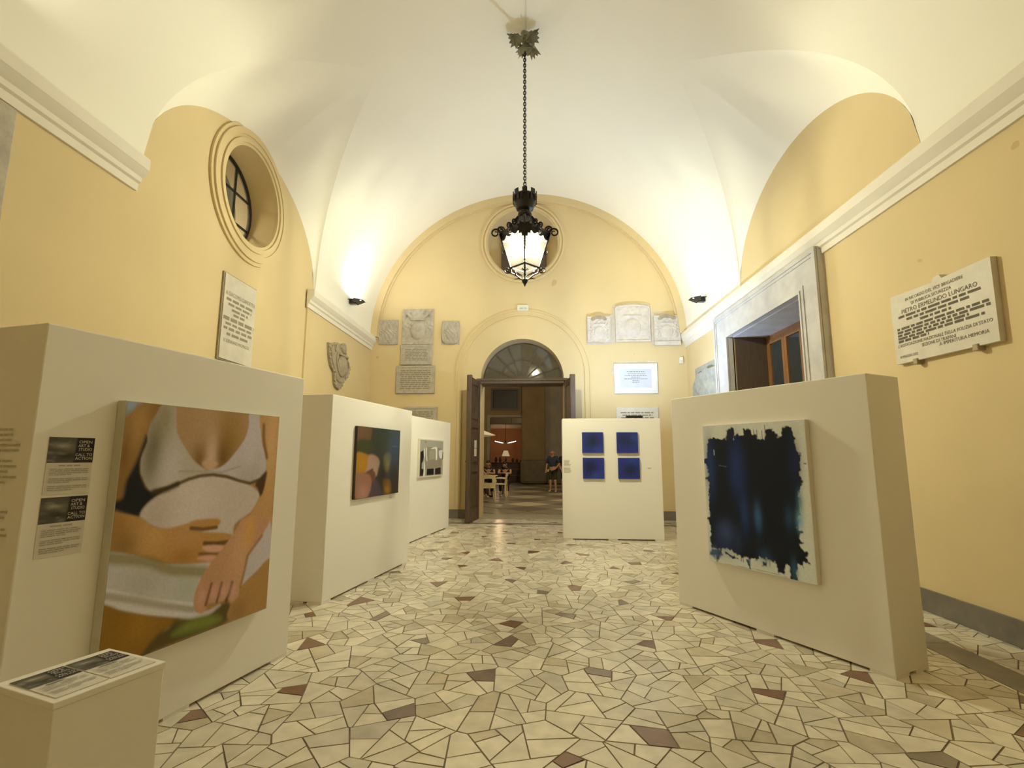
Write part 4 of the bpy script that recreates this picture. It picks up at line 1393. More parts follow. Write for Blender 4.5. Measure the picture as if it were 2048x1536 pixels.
# ------------------------------------------------------------------ stone tablets and carvings on the walls
def wall_thing(name, label, cat, frame, x, z, group=None, off=0.0015):
    loc, rot = frame
    o = thing(name, label, cat, (0, 0, 0), 0, group)
    o.matrix_world = Matrix.Translation(loc) @ Matrix.Rotation(rot, 4, 'Z') @ Matrix.Translation((x, -off, z))
    return o
FE = ((0, EY, 0), ER)
FR = ((XR, 0, 0), WR)
FL = ((XL, 0, 0), WL)
FB = ((XL - 0.03, 0, 0), WL)

def ragged_outline(w, h, seed, amp, n=26, cx=0, cz=0):
    r = random.Random(seed)
    pts = []
    for k in range(n):
        t = k / n * 4
        s, u = int(t), t - int(t)
        x, z = [(-1 + 2 * u, -1), (1, -1 + 2 * u), (1 - 2 * u, 1), (-1, 1 - 2 * u)][s]
        pts.append((cx + x * w / 2 + r.uniform(-amp, amp), cz + z * h / 2 + r.uniform(-amp, amp)))
    return pts

# the two legible marble tablets
o = wall_thing('memorial_tablet', 'grey marble tablet with rows of dark lettering on the right wall', 'plaque', FR, -4.395, 2.632)
mb = MB().prism([(-.545, -.335), (.535, -.345), (.545, .33), (.08, .325), (.055, .365), (-.005, .36), (-.03, .32), (-.545, .345)], -0.05, 0.0)
mb.build('tablet_slab', M['marble'], o)
mb = MB()
y = -0.05
for s, cx, z, h, wd in (('IN RICORDO DEL VICE BRIGADIERE', -.03, .262, .030, .64), ('DI PUBBLICA SICUREZZA', -.06, .212, .030, .45), ('PIETRO ERMELINDO LUNGARO', 0.0, .158, .040, .82),
                        ("L'ASSOCIAZIONE NAZIONALE DELLA POLIZIA DI STATO", 0.0, -.165, .030, 1.0), ('SEZIONE DI TRAPANI', -.03, -.210, .030, .37), ('A IMPERITURA MEMORIA', .22, -.245, .030, .48), ('10 MAGGIO 2002', -.38, -.275, .026, .22)):
    mb.text(s, cx, z, h, wd, y)
for k, (x0, x1, z) in enumerate(((-.46, .46, .112), (-.36, .34, .074), (-.2, .14, .036), (-.49, .49, -.004), (-.49, .50, -.036), (-.49, .30, -.066), (-.49, .44, -.096), (-.49, -.12, -.124))):
    mb.greek(x0, x1, z, .022, y, 40 + k, word=(.03, .13), gap=.02)
mb.build('lettering', M['ink'], o)
for x, z in ((-.30, -.355), (.33, -.36)):
    MB().box(x - .025, x + .025, -.065, 0, z - .02, z + .035, b=.006).build('tablet_clamp', M['terra'], o)

o = wall_thing('marble_tablet', 'tall cream marble tablet with grey lettering under the round window', 'plaque', FB, 6.215, 3.118)
MB().box(-.375, .375, -.02, 0, -.555, .555).build('tablet_border', M['terra'], o)
MB().box(-.358, .358, -.035, -.005, -.54, .54, b=.004).build('tablet_slab', M['marble'], o)
mb = MB()
y = -.035
mb.text('A GIACOMO CIARDETTA', .0, .30, .055, .66, y)
mb.text('X GENNAIO MCMXXX', -.02, -.30, .045, .58, y)
for k, (hw, z, h) in enumerate(((.31, .225, .034), (.26, .165, .03), (.18, .105, .03), (.14, .05, .03), (.34, -.02, .045), (.29, -.085, .03), (.32, -.145, .034), (.25, -.215, .034))):
    mb.greek(-hw, hw, z, h, y, 60 + k, word=(.07, .18), gap=.03)
mb.build('lettering', M['inkgrey'], o)

o = wall_thing('stone_tablet', 'dark grey stone tablet high on the left wall at the picture edge', 'plaque', FL, 2.55, 3.40)
MB().box(-.66, .65, -.06, 0, -.46, .47, b=.01).build('tablet_slab', M['relief'], o)
mb = MB()
for k in range(6):
    mb.greek(-.5, .5, .3 - .12 * k, .045, -.06, 80 + k, word=(.08, .2), gap=.03)
mb.build('lettering', M['inkgrey'], o)

# end wall, left side
def carved(u, v, kind):
    """heraldic relief: shield, crest and leafy mantling"""
    sh = np.sqrt(np.clip(1 - (u / .48) ** 2 - ((v + .22) / .52) ** 2, 0, 1))
    leaf = np.abs(np.sin(7.5 * u + 3.5 * np.sin(4 * v))) * np.abs(np.sin(7 * v + 2 * np.sin(5 * u)))
    band = np.exp(-((v - .42) / .05) ** 2) * (np.abs(u) < .5)
    crest = np.exp(-((np.abs(u) - .28 - .25 * (v - .5)) / .10) ** 2) * np.clip((v - .40) * 3, 0, 1) * (v < .95)
    edge = np.clip((np.maximum(np.abs(u), np.abs(v)) - .90) * 14, 0, 1)
    ins = np.clip((sh - .35) * 5, 0, 1)
    st = .5 + .5 * np.sin(v * 16)
    if kind == 0:      # helmet with wings over a shield
        return .02 + .05 * sh + .012 * leaf * (sh <= 0) + .03 * band + .035 * crest
    if kind == 1:      # worn plain
        return .025 + .012 * leaf + .012 * sh
    if kind == 2:      # rounded lettered shield
        r = np.sqrt((u / .98) ** 4 + (v / .98) ** 4)
        ringm = np.exp(-((r - .82) / .08) ** 2)
        return np.where(r < 1, .035 + .012 * ringm + .025 * np.sqrt(np.clip(1 - (u / .5) ** 2 - ((v + .1) / .55) ** 2, 0, 1)) + .012 * leaf * (r < .75), .004)
    if kind == 3:      # framed coat of arms with volutes
        return .03 + .02 * edge + .035 * sh + .018 * leaf * (sh <= 0) * (edge <= 0) + .02 * band + .006 * ins * st
    return .03 + .014 * leaf
for x, z, wd, ht, kind, lab, mk in ((-3.327, 4.336, .45, .60, 1, 'small worn square carving at the far left of the end wall', 'relief'),
                                    (-2.618, 4.464, .745, .875, 0, 'tall grey carved coat of arms with helmet and wings left of the door', 'relief'),
                                    (-1.827, 4.313, .435, .58, 2, 'small grey rounded shield carving nearest the door on the left', 'relief')):
    o = wall_thing('carved_relief', lab, 'carving', FE, x, z)
    relief('carved_face', wd, ht, lambda u, v, k=kind: carved(u, v, k) * 1.35, M[mk], o, 64, 72)
    if kind == 0:
        mb = MB()
        for s in (-1, 1):
            for k in range(5):
                mb.tube([(s * .10, -.05, .18 + .01 * k), (s * (.22 + .012 * k), -.07, .26 + .022 * k), (s * (.33 - .01 * k), -.05, .40 - .05 * k)], [.022, .026, .010], 6)
        mb.build('wing', M[mk], o)
        MB().box(-.17, .17, -.075, -.02, .145, .185, b=.01).build('crown_band', M[mk], o)

def inscription(x0, x1, z0, z1, label, mk, n, seed, frame=FE, ink='inkgrey', lit=None, border=True, dp=.04, text=()):
    o = wall_thing('inscribed_tablet', label, 'plaque', frame, (x0 + x1) / 2, (z0 + z1) / 2)
    W, H = (x1 - x0) / 2, (z1 - z0) / 2
    MB().box(-W, W, -dp, 0, -H, H, b=.006).build('tablet_slab', M[mk], o)
    if border:
        MB().plate([(-W + .01, -H + .01), (W - .01, -H + .01), (W - .01, H - .01), (-W + .01, H - .01)], [[(-W + .05, -H + .05), (W - .05, -H + .05), (W - .05, H - .05), (-W + .05, H - .05)]], -dp - .012, -dp + .005).build('tablet_border', M[mk], o)
    mb = MB()
    for k in range(n):
        r = random.Random(seed + k)
        m_ = W - .09 - r.uniform(0, .1) * W
        mb.greek(-m_, m_, H - .1 - (2 * H - .2) * (k + .5) / n, (2 * H - .2) / n * .5, -dp, seed * 10 + k, word=(.05, .16), gap=.02)
    mb.build('lettering', M[ink], o)
    return o
inscription(-3.015, -2.255, 3.532, 4.02, 'grey inscribed tablet right under the helmeted coat of arms', 'relief', 8, 11)
inscription(-3.104, -2.172, 2.846, 3.515, 'wide grey inscribed tablet below the narrower one left of the door', 'relief', 10, 12)
inscription(-2.895, -2.10, 1.89, 2.539, 'grey inscribed tablet half hidden behind the farthest left panel', 'relief', 9, 13)
mb = MB()
r = random.Random(2)
for x0, x1 in ((-2.958, -2.793), (-2.628, -2.452)):
    mb.prism([(x0, 2.845), (x1, 2.845), (x1 - .03, 2.815), ((x0 + x1) / 2, 2.80), (x0 + .02, 2.815)], -.012, -.0015)
o = tag(mb.build('plaster_repair', M['patch'], None, (0, EY, 0), ER), 'crumbs of bare mortar under the wide left tablet', 'plaster')

# end wall, right side: three pale coats of arms set in a rough plaster bed
bed = [(1.387, 3.996), (1.686, 3.988), (1.965, 4.0), (2.034, 4.025), (2.434, 4.042), (2.844, 4.035), (2.934, 3.976), (3.185, 3.943), (3.547, 3.95), (3.567, 4.289), (3.537, 4.668), (3.346, 4.676), (3.235, 4.745), (3.085, 4.753), (2.944, 4.722), (2.924, 4.911), (2.844, 4.97), (2.484, 4.997), (2.184, 4.964), (2.044, 4.903), (2.024, 4.705), (1.835, 4.703), (1.646, 4.721), (1.536, 4.651), (1.397, 4.64)]
tag(MB().prism(bed, -.014, -.0015).build('plaster_bed', M['patch'], None, (0, EY, 0), ER), 'rough plaster bed holding the three pale coats of arms', 'plaster')
for x, z, wd, ht, kind, lab in ((1.686, 4.33, .54, .62, 3, 'pale carved coat of arms on the left of the three right of the door'),
                                (2.464, 4.47, .80, .865, 0, 'larger pale carved coat of arms in the middle of the three'),
                                (3.245, 4.342, .60, .60, 3, 'pale carved coat of arms on the right of the three, with a ledge')):
    o = wall_thing('carved_relief', lab, 'carving', FE, x, z, None, .016)
    relief('carved_face', wd, ht, lambda u, v, k=kind: carved(u, v, k) + .012, M['reliefpale'], o, 64, 64)
    if kind == 3:
        pts = arc(0, ht * .33, wd * .34, .13, 10, 170, 14) + arc(0, ht * .33, wd * .24, .055, 170, 10, 14)
        MB().prism(pts, -.085, -.02).build('hat_brim', M['terra'], o)
        mb = MB()
        for s in (-1, 1):
            for k in range(5):
                mb.ball((s * (wd * .36 - .012 * (k % 2)), -.06, ht * (.20 - .13 * k)), .019, seg=8, rings=5)
        mb.build('tassel', M['reliefpale'], o)
        if x > 3:
            MB().box(-.30, .30, -.075, 0, -.40, -.305, b=.008).build('ledge', M['reliefpale'], o)
    else:
        MB().plate(arc(0, .36, .40, .085, 0, 180, 20) + [(-.40, -.435), (.40, -.435)], [arc(0, .34, .37, .07, 0, 180, 20) + [(-.37, -.405), (.37, -.405)]], -.07, -.02).build('moulded_edge', M['reliefpale'], o)

o = wall_thing('memorial_tablet', 'bluish white marble tablet in a white frame on the brightly lit wall', 'plaque', FE, 2.499, 3.174, None, .0105)
MB().plate([(-.49, -.345), (.49, -.345), (.49, .345), (-.49, .345)], [[(-.36, -.215), (.36, -.215), (.36, .215), (-.36, .215)]], -.045, 0).plate([(-.45, -.29), (.45, -.29), (.45, .30), (-.45, .30)], [[(-.39, -.24), (.39, -.24), (.39, .245), (-.39, .245)]], -.065, -.03).build('marble_frame', M['whitemarble'], o)
MB().box(-.37, .37, -.02, 0, -.225, .225).build('tablet_slab', M['bluemarble'], o)
mb = MB()
mb.text('ANTONIO SPOLLINO', 0.02, .115, .034, .40, -.02)
for k, (hw, z, h) in enumerate(((.20, .165, .016), (.25, .068, .014), (.10, .03, .014), (.26, -.008, .016), (.07, -.045, .014), (.08, -.085, .014))):
    mb.greek(-hw, hw, z, h, -.02, 90 + k, word=(.02, .07), gap=.012)
mb.build('lettering', M['inkgrey'], o)
tag(MB().prism([(1.945, 3.285), (2.004, 3.543), (2.284, 3.585), (2.684, 3.577), (2.834, 3.608), (3.005, 3.574), (3.015, 3.489), (2.384, 3.387)], -.008, -.0015).build('plaster_repair', M['patch'], None, (0, EY, 0), ER), 'pale plaster repair along the top of the bluish white tablet', 'plaster')
inscription(2.034, 2.984, 1.797, 2.514, 'grey tablet seen just over the top of the blue paintings panel', 'marble', 9, 14, border=False)

# white alarm box and emergency light
o = wall_thing('alarm_box', 'small white alarm box near the right corner of the end wall', 'sensor', FE, 3.547, 3.592)
MB().box(-.045, .04, -.05, 0, -.075, .075, b=.008).build('housing', M['white'], o)
MB().box(-.03, .02, -.056, -.045, -.06, .0, b=.003).build('lens', M['paper'], o)
o = wall_thing('emergency_light', 'small white emergency light box above the door arch', 'emergency light', FE, -.099, 4.879)
MB().box(-.13, .13, -.055, 0, -.06, .075, b=.01).build('housing', M['white'], o)
MB().box(-.10, .115, -.065, -.05, -.055, .03, b=.006).build('diffuser', M['paper'], o)
MB().box(-.07, .0, -.0665, -.064, -.03, .012).box(.03, .09, -.0665, -.064, -.02, .006).build('sign_print', M['greenlit'], o)

# shell shaped carving on the left wall
o = wall_thing('carved_relief', 'weathered shell-edged coat of arms hanging on the left wall', 'carving', FL, 9.62, 3.17)
sc = 1 / 13.96
def cv(px, py):            # outline traced on its own grid, about 0.9 m wide and tall
    return ((px - 560) / 560 * .86, (720 - py) / 620 * .47)
outl = [cv(*p) for p in ((185, 290), (240, 310), (300, 250), (370, 230), (400, 190), (490, 165), (570, 195), (580, 240), (600, 160), (640, 115), (690, 125), (715, 190), (745, 270), (765, 350), (810, 430), (815, 490), (870, 545), (900, 650), (940, 650), (925, 760), (890, 900), (830, 1000), (740, 1080), (700, 1190), (660, 1290), (580, 1360), (480, 1320), (430, 1240), (410, 1120), (395, 960), (330, 890), (280, 820), (240, 700), (215, 580), (195, 430))]
MB().prism(outl, -.05, 0).build('carved_slab', M['terra'], o)
mb = MB()
c0 = cv(640, 720)
mb.ball((c0[0], -.06, c0[1]), (.24, .055, .22))
mb.build('shield', M['terra'], o)
mb = MB()
c1 = cv(640, 450)
mb.box(c1[0] - .22, c1[0] + .22, -.10, -.02, c1[1] - .02, c1[1] + .025, b=.012)
c2 = cv(660, 250)
mb.ball((c2[0], -.055, c2[1]), (.10, .05, .10))
c2 = cv(650, 165)
mb.ball((c2[0], -.055, c2[1]), (.07, .05, .05))
mb.build('helmet', M['terra'], o)
mb = MB()
for pts in (((470, 420), (440, 560), (450, 700), (490, 830), (560, 960), (620, 990)), ((230, 360), (260, 520), (300, 700), (370, 850), (420, 960)), ((840, 560), (880, 700), (850, 860), (760, 1010)), ((450, 1100), (560, 1160), (660, 1130)), ((450, 220), (400, 300), (390, 420))):
    q = [cv(*p) for p in pts]
    mb.tube([(a, -.055, b) for a, b in q], .026, 6)
for k in range(len(outl)):
    a, b = outl[k], outl[(k + 1) % len(outl)]
    mb.ball(((a[0] + b[0]) / 2 * .95, -.05, (a[1] + b[1]) / 2 * .95), (.04, .022, .03), seg=8, rings=5)
mb.build('scrollwork', M['terra'], o)

# rough stone remnant beside the window
o = wall_thing('stone_fragment', 'rough grey stone fragment sticking out of the right wall by the window', 'stone', FR, -10.2, 2.75)
r = random.Random(4)
fo = [(-.72, -.55), (-.72, 0), (-.70, .2), (-.58, .33), (-.42, .36), (-.30, .41), (-.1, .39), (.1, .43), (.34, .40), (.62, .42), (.75, .36), (.75, -.55)]
def rough(u, v):
    q = np.sin(5.3 * u + 2.2 * np.sin(3.1 * v)) * np.sin(4.1 * v + 1.7 * np.sin(2.7 * u))
    top = .33 + .06 * np.sin(5 * u) - .5 * np.clip(-u - .6, 0, 1)
    return np.where(v < .55 + .25 * np.sin(2 * u + .6) + .12 * u, .075 + .03 * q, .004)
relief('stone_face', 1.44, 1.1, lambda u, v: np.where((v < .74 + .06 * np.sin(7 * u) - 1.6 * np.clip(-u - .55, 0, 1) ** 1.3), .085 + .03 * np.sin(5.3 * u + 2.2 * np.sin(3.1 * v)) * np.sin(4.1 * v + 1.7 * np.sin(2.7 * u)), .0005), M['rough'], o, 60, 50)

# ------------------------------------------------------------------ lamps
def sconce(loc, rot, label):
    t = thing('uplight_sconce', label, 'wall lamp', loc, rot, 'uplights above the cornice')
    mb = MB()
    v = [(-.16, 0, .06), (.16, 0, .06), (.10, -.19, .03), (-.10, -.19, .03), (-.13, 0, -.02), (.13, 0, -.02), (.03, -.20, .015), (-.03, -.20, .015)]
    mb.add(v, [(4, 5, 6, 7), (0, 4, 7, 3), (1, 2, 6, 5), (3, 7, 6, 2), (0, 1, 5, 4)])
    mb.plate([(-.16, -.19), (.16, -.19), (.16, 0), (-.16, 0)], [[(-.09, -.15), (.09, -.15), (.09, -.03), (-.09, -.03)]], -.002, .002, Matrix.Translation((0, 0, .045)) @ Matrix.Rotation(-PI / 2, 4, 'X') @ Matrix.Diagonal((.8, 1, -1, 1)))
    mb.build('housing', M['black'], t)
    MB().box(-.08, .08, -.14, -.04, .02, .03).build('lens', M['sconceglow'], t)
    MB().box(-.05, .05, -.02, .12, -.03, .05).build('bracket', M['black'], t)
    return t
sconce((-3.60, 10.05, 4.58), PI / 2, 'black wedge uplight above the left cornice near the end wall')
sconce((3.53, 10.05, 4.58), -PI / 2, 'black wedge uplight above the right cornice near the end wall')
sconce((-3.60, 2.6, 4.58), PI / 2, 'black wedge uplight above the left cornice close to the viewer')
sconce((3.53, 0.6, 4.58), -PI / 2, 'black wedge uplight above the right cornice beside the viewer')

# floodlight clamped to the back edge of the blue paintings panel
t = thing('floodlight', 'small black and red floodlight on top of the blue paintings panel', 'floodlight', (1.96, 9.10, 2.055), -0.04)
MB().box(-.17, .12, -.05, .06, .035, .075, b=.008).build('lamp_head', M['black'], t)
MB().box(-.20, .16, -.07, .04, .0, .02, b=.005).box(-.02, .02, -.02, .02, .015, .04).build('clamp', M['red'], t)

def leaf_outline(k=1.0):
    half = [(0, 0), (.05, .02), (.13, -.02), (.12, .05), (.20, .07), (.15, .13), (.22, .20), (.14, .21), (.15, .28), (.08, .26), (.07, .34), (.03, .33), (0, .42)]
    return [(x * k, z * k) for x, z in half] + [(-x * k, z * k) for x, z in half[-2:0:-1]]

def build_lantern():
    lx, ly = -0.03, 6.75
    t = thing('hanging_lantern', 'black wrought iron lantern with lit glass hanging on a long chain', 'lantern', (lx, ly, 3.75))
    I = M['iron']
    z = lambda a: a - 3.75
    def ring_h(rx, h):
        return rx
    R1, R0 = 0.355, 0.20      # half diagonals of the glass body, top and bottom
    ZT, ZB = 4.53, 4.03
    c4 = [(0, -1), (1, 0), (0, 1), (-1, 0)]
    top = [Vector((a * R1, b * R1, z(ZT))) for a, b in c4]
    bot = [Vector((a * R0, b * R0, z(ZB))) for a, b in c4]
    for i in range(4):
        j = (i + 1) % 4
        q = [bot[i], bot[j], top[j], top[i]]
        n = (q[1] - q[0]).cross(q[3] - q[0]).normalized() * 0.003
        q = [p * 0.985 + Vector((0, 0, p.z * 0.015)) for p in q]
        mb = MB().add([p + n for p in q] + [p - n for p in q], [(0, 1, 2, 3), (7, 6, 5, 4), (0, 4, 5, 1), (1, 5, 6, 2), (2, 6, 7, 3), (3, 7, 4, 0)])
        mb.build('glass_pane', M['frostglass'], t)
    fr = MB()
    for i in range(4):
        j = (i + 1) % 4
        fr.tube([bot[i], top[i]], 0.011, 6)
        fr.tube([bot[i], bot[j]], 0.013, 6)
        fr.tube([top[i], top[j]], 0.014, 6)
        fr.ball(tuple(bot[i].lerp(top[i], .55)), .016, seg=8, rings=5)
    fr.build('frame', I, t)
    # toothed valance under the top rail, one strip for each side
    for i in range(4):
        j = (i + 1) % 4
        a, b = top[i], top[j]
        ia = (bot[i] - top[i]).normalized()
        ib = (bot[j] - top[j]).normalized()
        out = Vector(((a.x + b.x), (a.y + b.y), 0)).normalized() * .008
        m = 24
        v, f = [], []
        for k in range(m + 1):
            s = k / m
            p = a.lerp(b, s)
            dn = ia.lerp(ib, s)
            dep = .055 + .035 * abs(math.sin(s * PI * 4)) + .05 * (abs(s - .5) * 2) ** 3
            v += [tuple(p + out), tuple(p + out + dn * dep)]
        for k in range(m):
            f.append((2 * k, 2 * k + 1, 2 * k + 3, 2 * k + 2))
        nn = len(v)
        v += [tuple(Vector(q) + out * .6) for q in v]
        f += [tuple(reversed([q + nn for q in g])) for g in f]
        MB().add(v, f).build('valance', I, t)
    # concave roof
    v, f = [], []
    MB().lathe([(.001, z(ZT + .285)), (.10, z(ZT + .285)), (.10, z(ZT + .30)), (.001, z(ZT + .30))], 12).build('roof_light_stop', I, t)  # disk added to stop bulb light leaking up through the roof neck
    prof = [(R1 + .012, ZT), (R1 * .93, ZT + .05), (R1 * .66, ZT + .10), (R1 * .44, ZT + .16), (R1 * .31, ZT + .24), (R1 * .26, ZT + .30)]
    for r_, zz in prof:
        for a, b in c4:
            v.append((a * r_, b * r_, z(zz)))
    for k in range(len(prof) - 1):
        for i in range(4):
            f.append((k * 4 + i, k * 4 + (i + 1) % 4, (k + 1) * 4 + (i + 1) % 4, (k + 1) * 4 + i))
    MB().add(v, f).build('roof', I, t)
    mb = MB().lathe([(.085, z(4.80)), (.10, z(4.835)), (.07, z(4.86)), (.075, z(4.875)), (.12, z(4.90)), (.14, z(4.95)), (.155, z(5.02)), (.165, z(5.10)), (.155, z(5.10)), (.13, z(4.96)), (.06, z(4.90))], 24)
    mb.build('crown_cup', I, t, smooth=30)
    n = 8
    mb = MB()
    for k in range(n):
        a = 2 * PI * k / n
        rot = Matrix.Rotation(a, 4, 'Z')
        mb.box(-.035, .035, -.172, -.158, z(5.075), z(5.165), rot)
        mb.box(-.052, -.028, -.172, -.160, z(5.0), z(5.10), rot)
        mb.box(.028, .052, -.172, -.160, z(5.0), z(5.10), rot)
    mb.lathe([(.158, z(5.075)), (.175, z(5.075)), (.175, z(5.10)), (.158, z(5.10)), (.158, z(5.075))], 24)
    mb.build('crown_battlement', I, t)
    tipz = Vector((0, 0, z(3.90)))
    for i in range(4):
        j = (i + 1) % 4
        a_, b_ = bot[i] * .9, bot[j] * .9
        a_.z = b_.z = z(ZB) - .012
        c_, d_ = tipz + (bot[j] - tipz) * .2, tipz + (bot[i] - tipz) * .2
        n = (b_ - a_).cross(d_ - a_).normalized() * .002
        q = [a_, b_, c_, d_]
        MB().add([p + n for p in q] + [p - n for p in q], [(0, 1, 2, 3), (7, 6, 5, 4), (0, 4, 5, 1), (1, 5, 6, 2), (2, 6, 7, 3), (3, 7, 4, 0)]).build('lower_pane', M['frostglass'], t)
    # scrolls
    def scroll(base, out, size, up=1.0, turns=1.35, r=.009):
        pts = []
        for k in range(20):
            s = k / 19
            a = s * turns * 2 * PI
            rad = size * (1 - .72 * s)
            pts.append(base + out * (size * .9 - rad * math.cos(a)) + Vector((0, 0, up * (size * .25 + rad * math.sin(a)))))
        return pts
    for i in range(4):
        d = Vector((c4[i][0], c4[i][1], 0))
        e = (Vector((c4[(i + 1) % 4][0], c4[(i + 1) % 4][1], 0)) + d).normalized()
        mb = MB()
        mb.tube(scroll(top[i], d, .070, 1), [.016 - .0005 * k for k in range(20)], 6)
        mb.tube(scroll(top[i] + Vector((0, 0, .05)) - d * .06, d, .055, 1), .013, 6)
        mb.tube([top[i] * .99, top[i] + Vector((0, 0, .09)) - d * .12, Vector((d.x * .10, d.y * .10, z(4.80)))], .012, 6)
        # leaf that covers the corner
        lf = [(x * .55, y * .55) for x, y in leaf_outline()]
        side = Vector((-d.y, d.x, 0))
        down = (bot[i] - top[i]).normalized()
        mb.add([tuple(top[i] + d * .022 + side * x + down * (y - .01)) for x, y in lf] + [tuple(top[i] + d * .012 + side * x + down * (y - .01)) for x, y in lf],
               [tuple(range(len(lf))), tuple(range(2 * len(lf) - 1, len(lf) - 1, -1))])
        mb.build('corner_scroll', I, t)
        mid = (top[i] + top[(i + 1) % 4]) / 2
        mb = MB()
        mb.tube(scroll(mid + Vector((0, 0, .01)), e, .055, 1), .012, 6)
        mb.tube(scroll(mid - Vector((0, 0, .03)) + e * .01, e, .045, -1), .009, 6)
        mb.tube(scroll(mid + Vector((0, 0, .10)) - e * .09, e, .05, 1), .011, 6)
        mb.build('side_scroll', I, t)
        # bottom bracket curving to the tip
        mb = MB()
        mb.tube([bot[i], bot[i] * .93 + Vector((0, 0, -.06)), Vector((d.x * .12, d.y * .12, z(3.92))), Vector((d.x * .05, d.y * .05, z(3.86))), Vector((0, 0, z(3.83)))], [.012, .013, .013, .012, .010], 6)
        mb.tube(scroll(bot[i] + Vector((0, 0, -.02)), d, .052, -1), .010, 6)
        b2 = Vector((d.x * .13, d.y * .13, z(3.93)))
        for sgn in (-1, 1):
            mb.tube([b2, b2 + side * .03 * sgn + Vector((0, 0, .04)), b2 + side * .05 * sgn + Vector((0, 0, .015))], [.009, .011, .004], 5)
        mb.tube([Vector((d.x * .03, d.y * .03, z(3.86))), Vector((d.x * .09, d.y * .09, z(3.872))), Vector((d.x * .15, d.y * .15, z(3.862)))], [.012, .010, .003], 5)
        mb.build('bottom_bracket', I, t)
        mb = MB()
        p = bot[i].lerp(top[i], .42)
        mb.tube(scroll(p, d, .034, 1), .008, 5)
        mb.build('edge_scroll', I, t)
    MB().lathe([(.002, z(3.75)), (.018, z(3.79)), (.04, z(3.82)), (.045, z(3.85)), (.03, z(3.88)), (.012, z(3.91)), (.002, z(3.91))], 12).build('finial', I, t)
    MB().ball((0, 0, z(4.24)), (.05, .05, .07), seg=12, rings=8).build('bulb', M['bulb'], t)
    MB().tube([(0, 0, z(4.31)), (0, 0, z(4.85))], .015, 8).build('bulb_stem', I, t)
    # chain
    lk = MB().tube([(.019 * math.cos(a), 0, .033 * math.sin(a)) for a in np.linspace(0, 2 * PI, 12, endpoint=False)], .0072, 5, closed=True).mesh('chain_link', I)
    zz, k = z(4.93), 0
    chain = link(None, 'chain', t)
    while zz < z(7.56):
        link(lk, 'chain_link', chain, (0, 0, zz), PI / 2 * (k % 2))
        zz += .0455
        k += 1
    MB().tube([(.012, .01, z(5.0)), (.03, .012, z(5.12)), (.018, .01, z(5.3)), (.012, .012, z(6.3)), (.01, .01, z(7.55)), (.02, .0, z(7.72))], .004, 5).build('flex', M['leafiron'], t)
    # canopy of iron leaves under the vault
    can = link(None, 'canopy', t)
    MB().lathe([(.004, z(7.52)), (.03, z(7.55)), (.05, z(7.62)), (.035, z(7.70)), (.06, z(7.745))], 12).build('canopy_boss', M['leafiron'], can)
    for k, (az, tilt, ln) in enumerate(((205, 12, .82), (318, 14, .80), (352, -38, .98), (222, -66, .90), (100, -10, .7))):
        a = math.radians(az)
        out = leaf_outline(.78 * ln)
        m = Matrix.Translation((0, 0, z(7.60))) @ Matrix.Rotation(a - PI / 2, 4, 'Z') @ Matrix.Rotation(math.radians(tilt), 4, 'X')
        v, f = [], []
        for x, y in out:
            v.append(m @ Vector((x, y + .03, -.5 * abs(x) - .5 * y * y)))
        c = m @ Vector((0, .18, .02))
        v.append(c)
        nn = len(out)
        f = [(i, (i + 1) % nn, nn) for i in range(nn)]
        v2 = [p + Vector((0, 0, .008)) for p in v]
        f2 = [tuple(reversed([q + nn + 1 for q in g])) for g in f]
        MB().add(v + v2, f + f2).build('canopy_leaf', M['leafiron'], can)
build_lantern()
tag(MB().box(-.02, -.005, Y0, 6.70, 7.735, 7.75).build('ceiling_cable', M['cable']), 'thin white cable running along the crown of the vault to the lantern', 'cable')
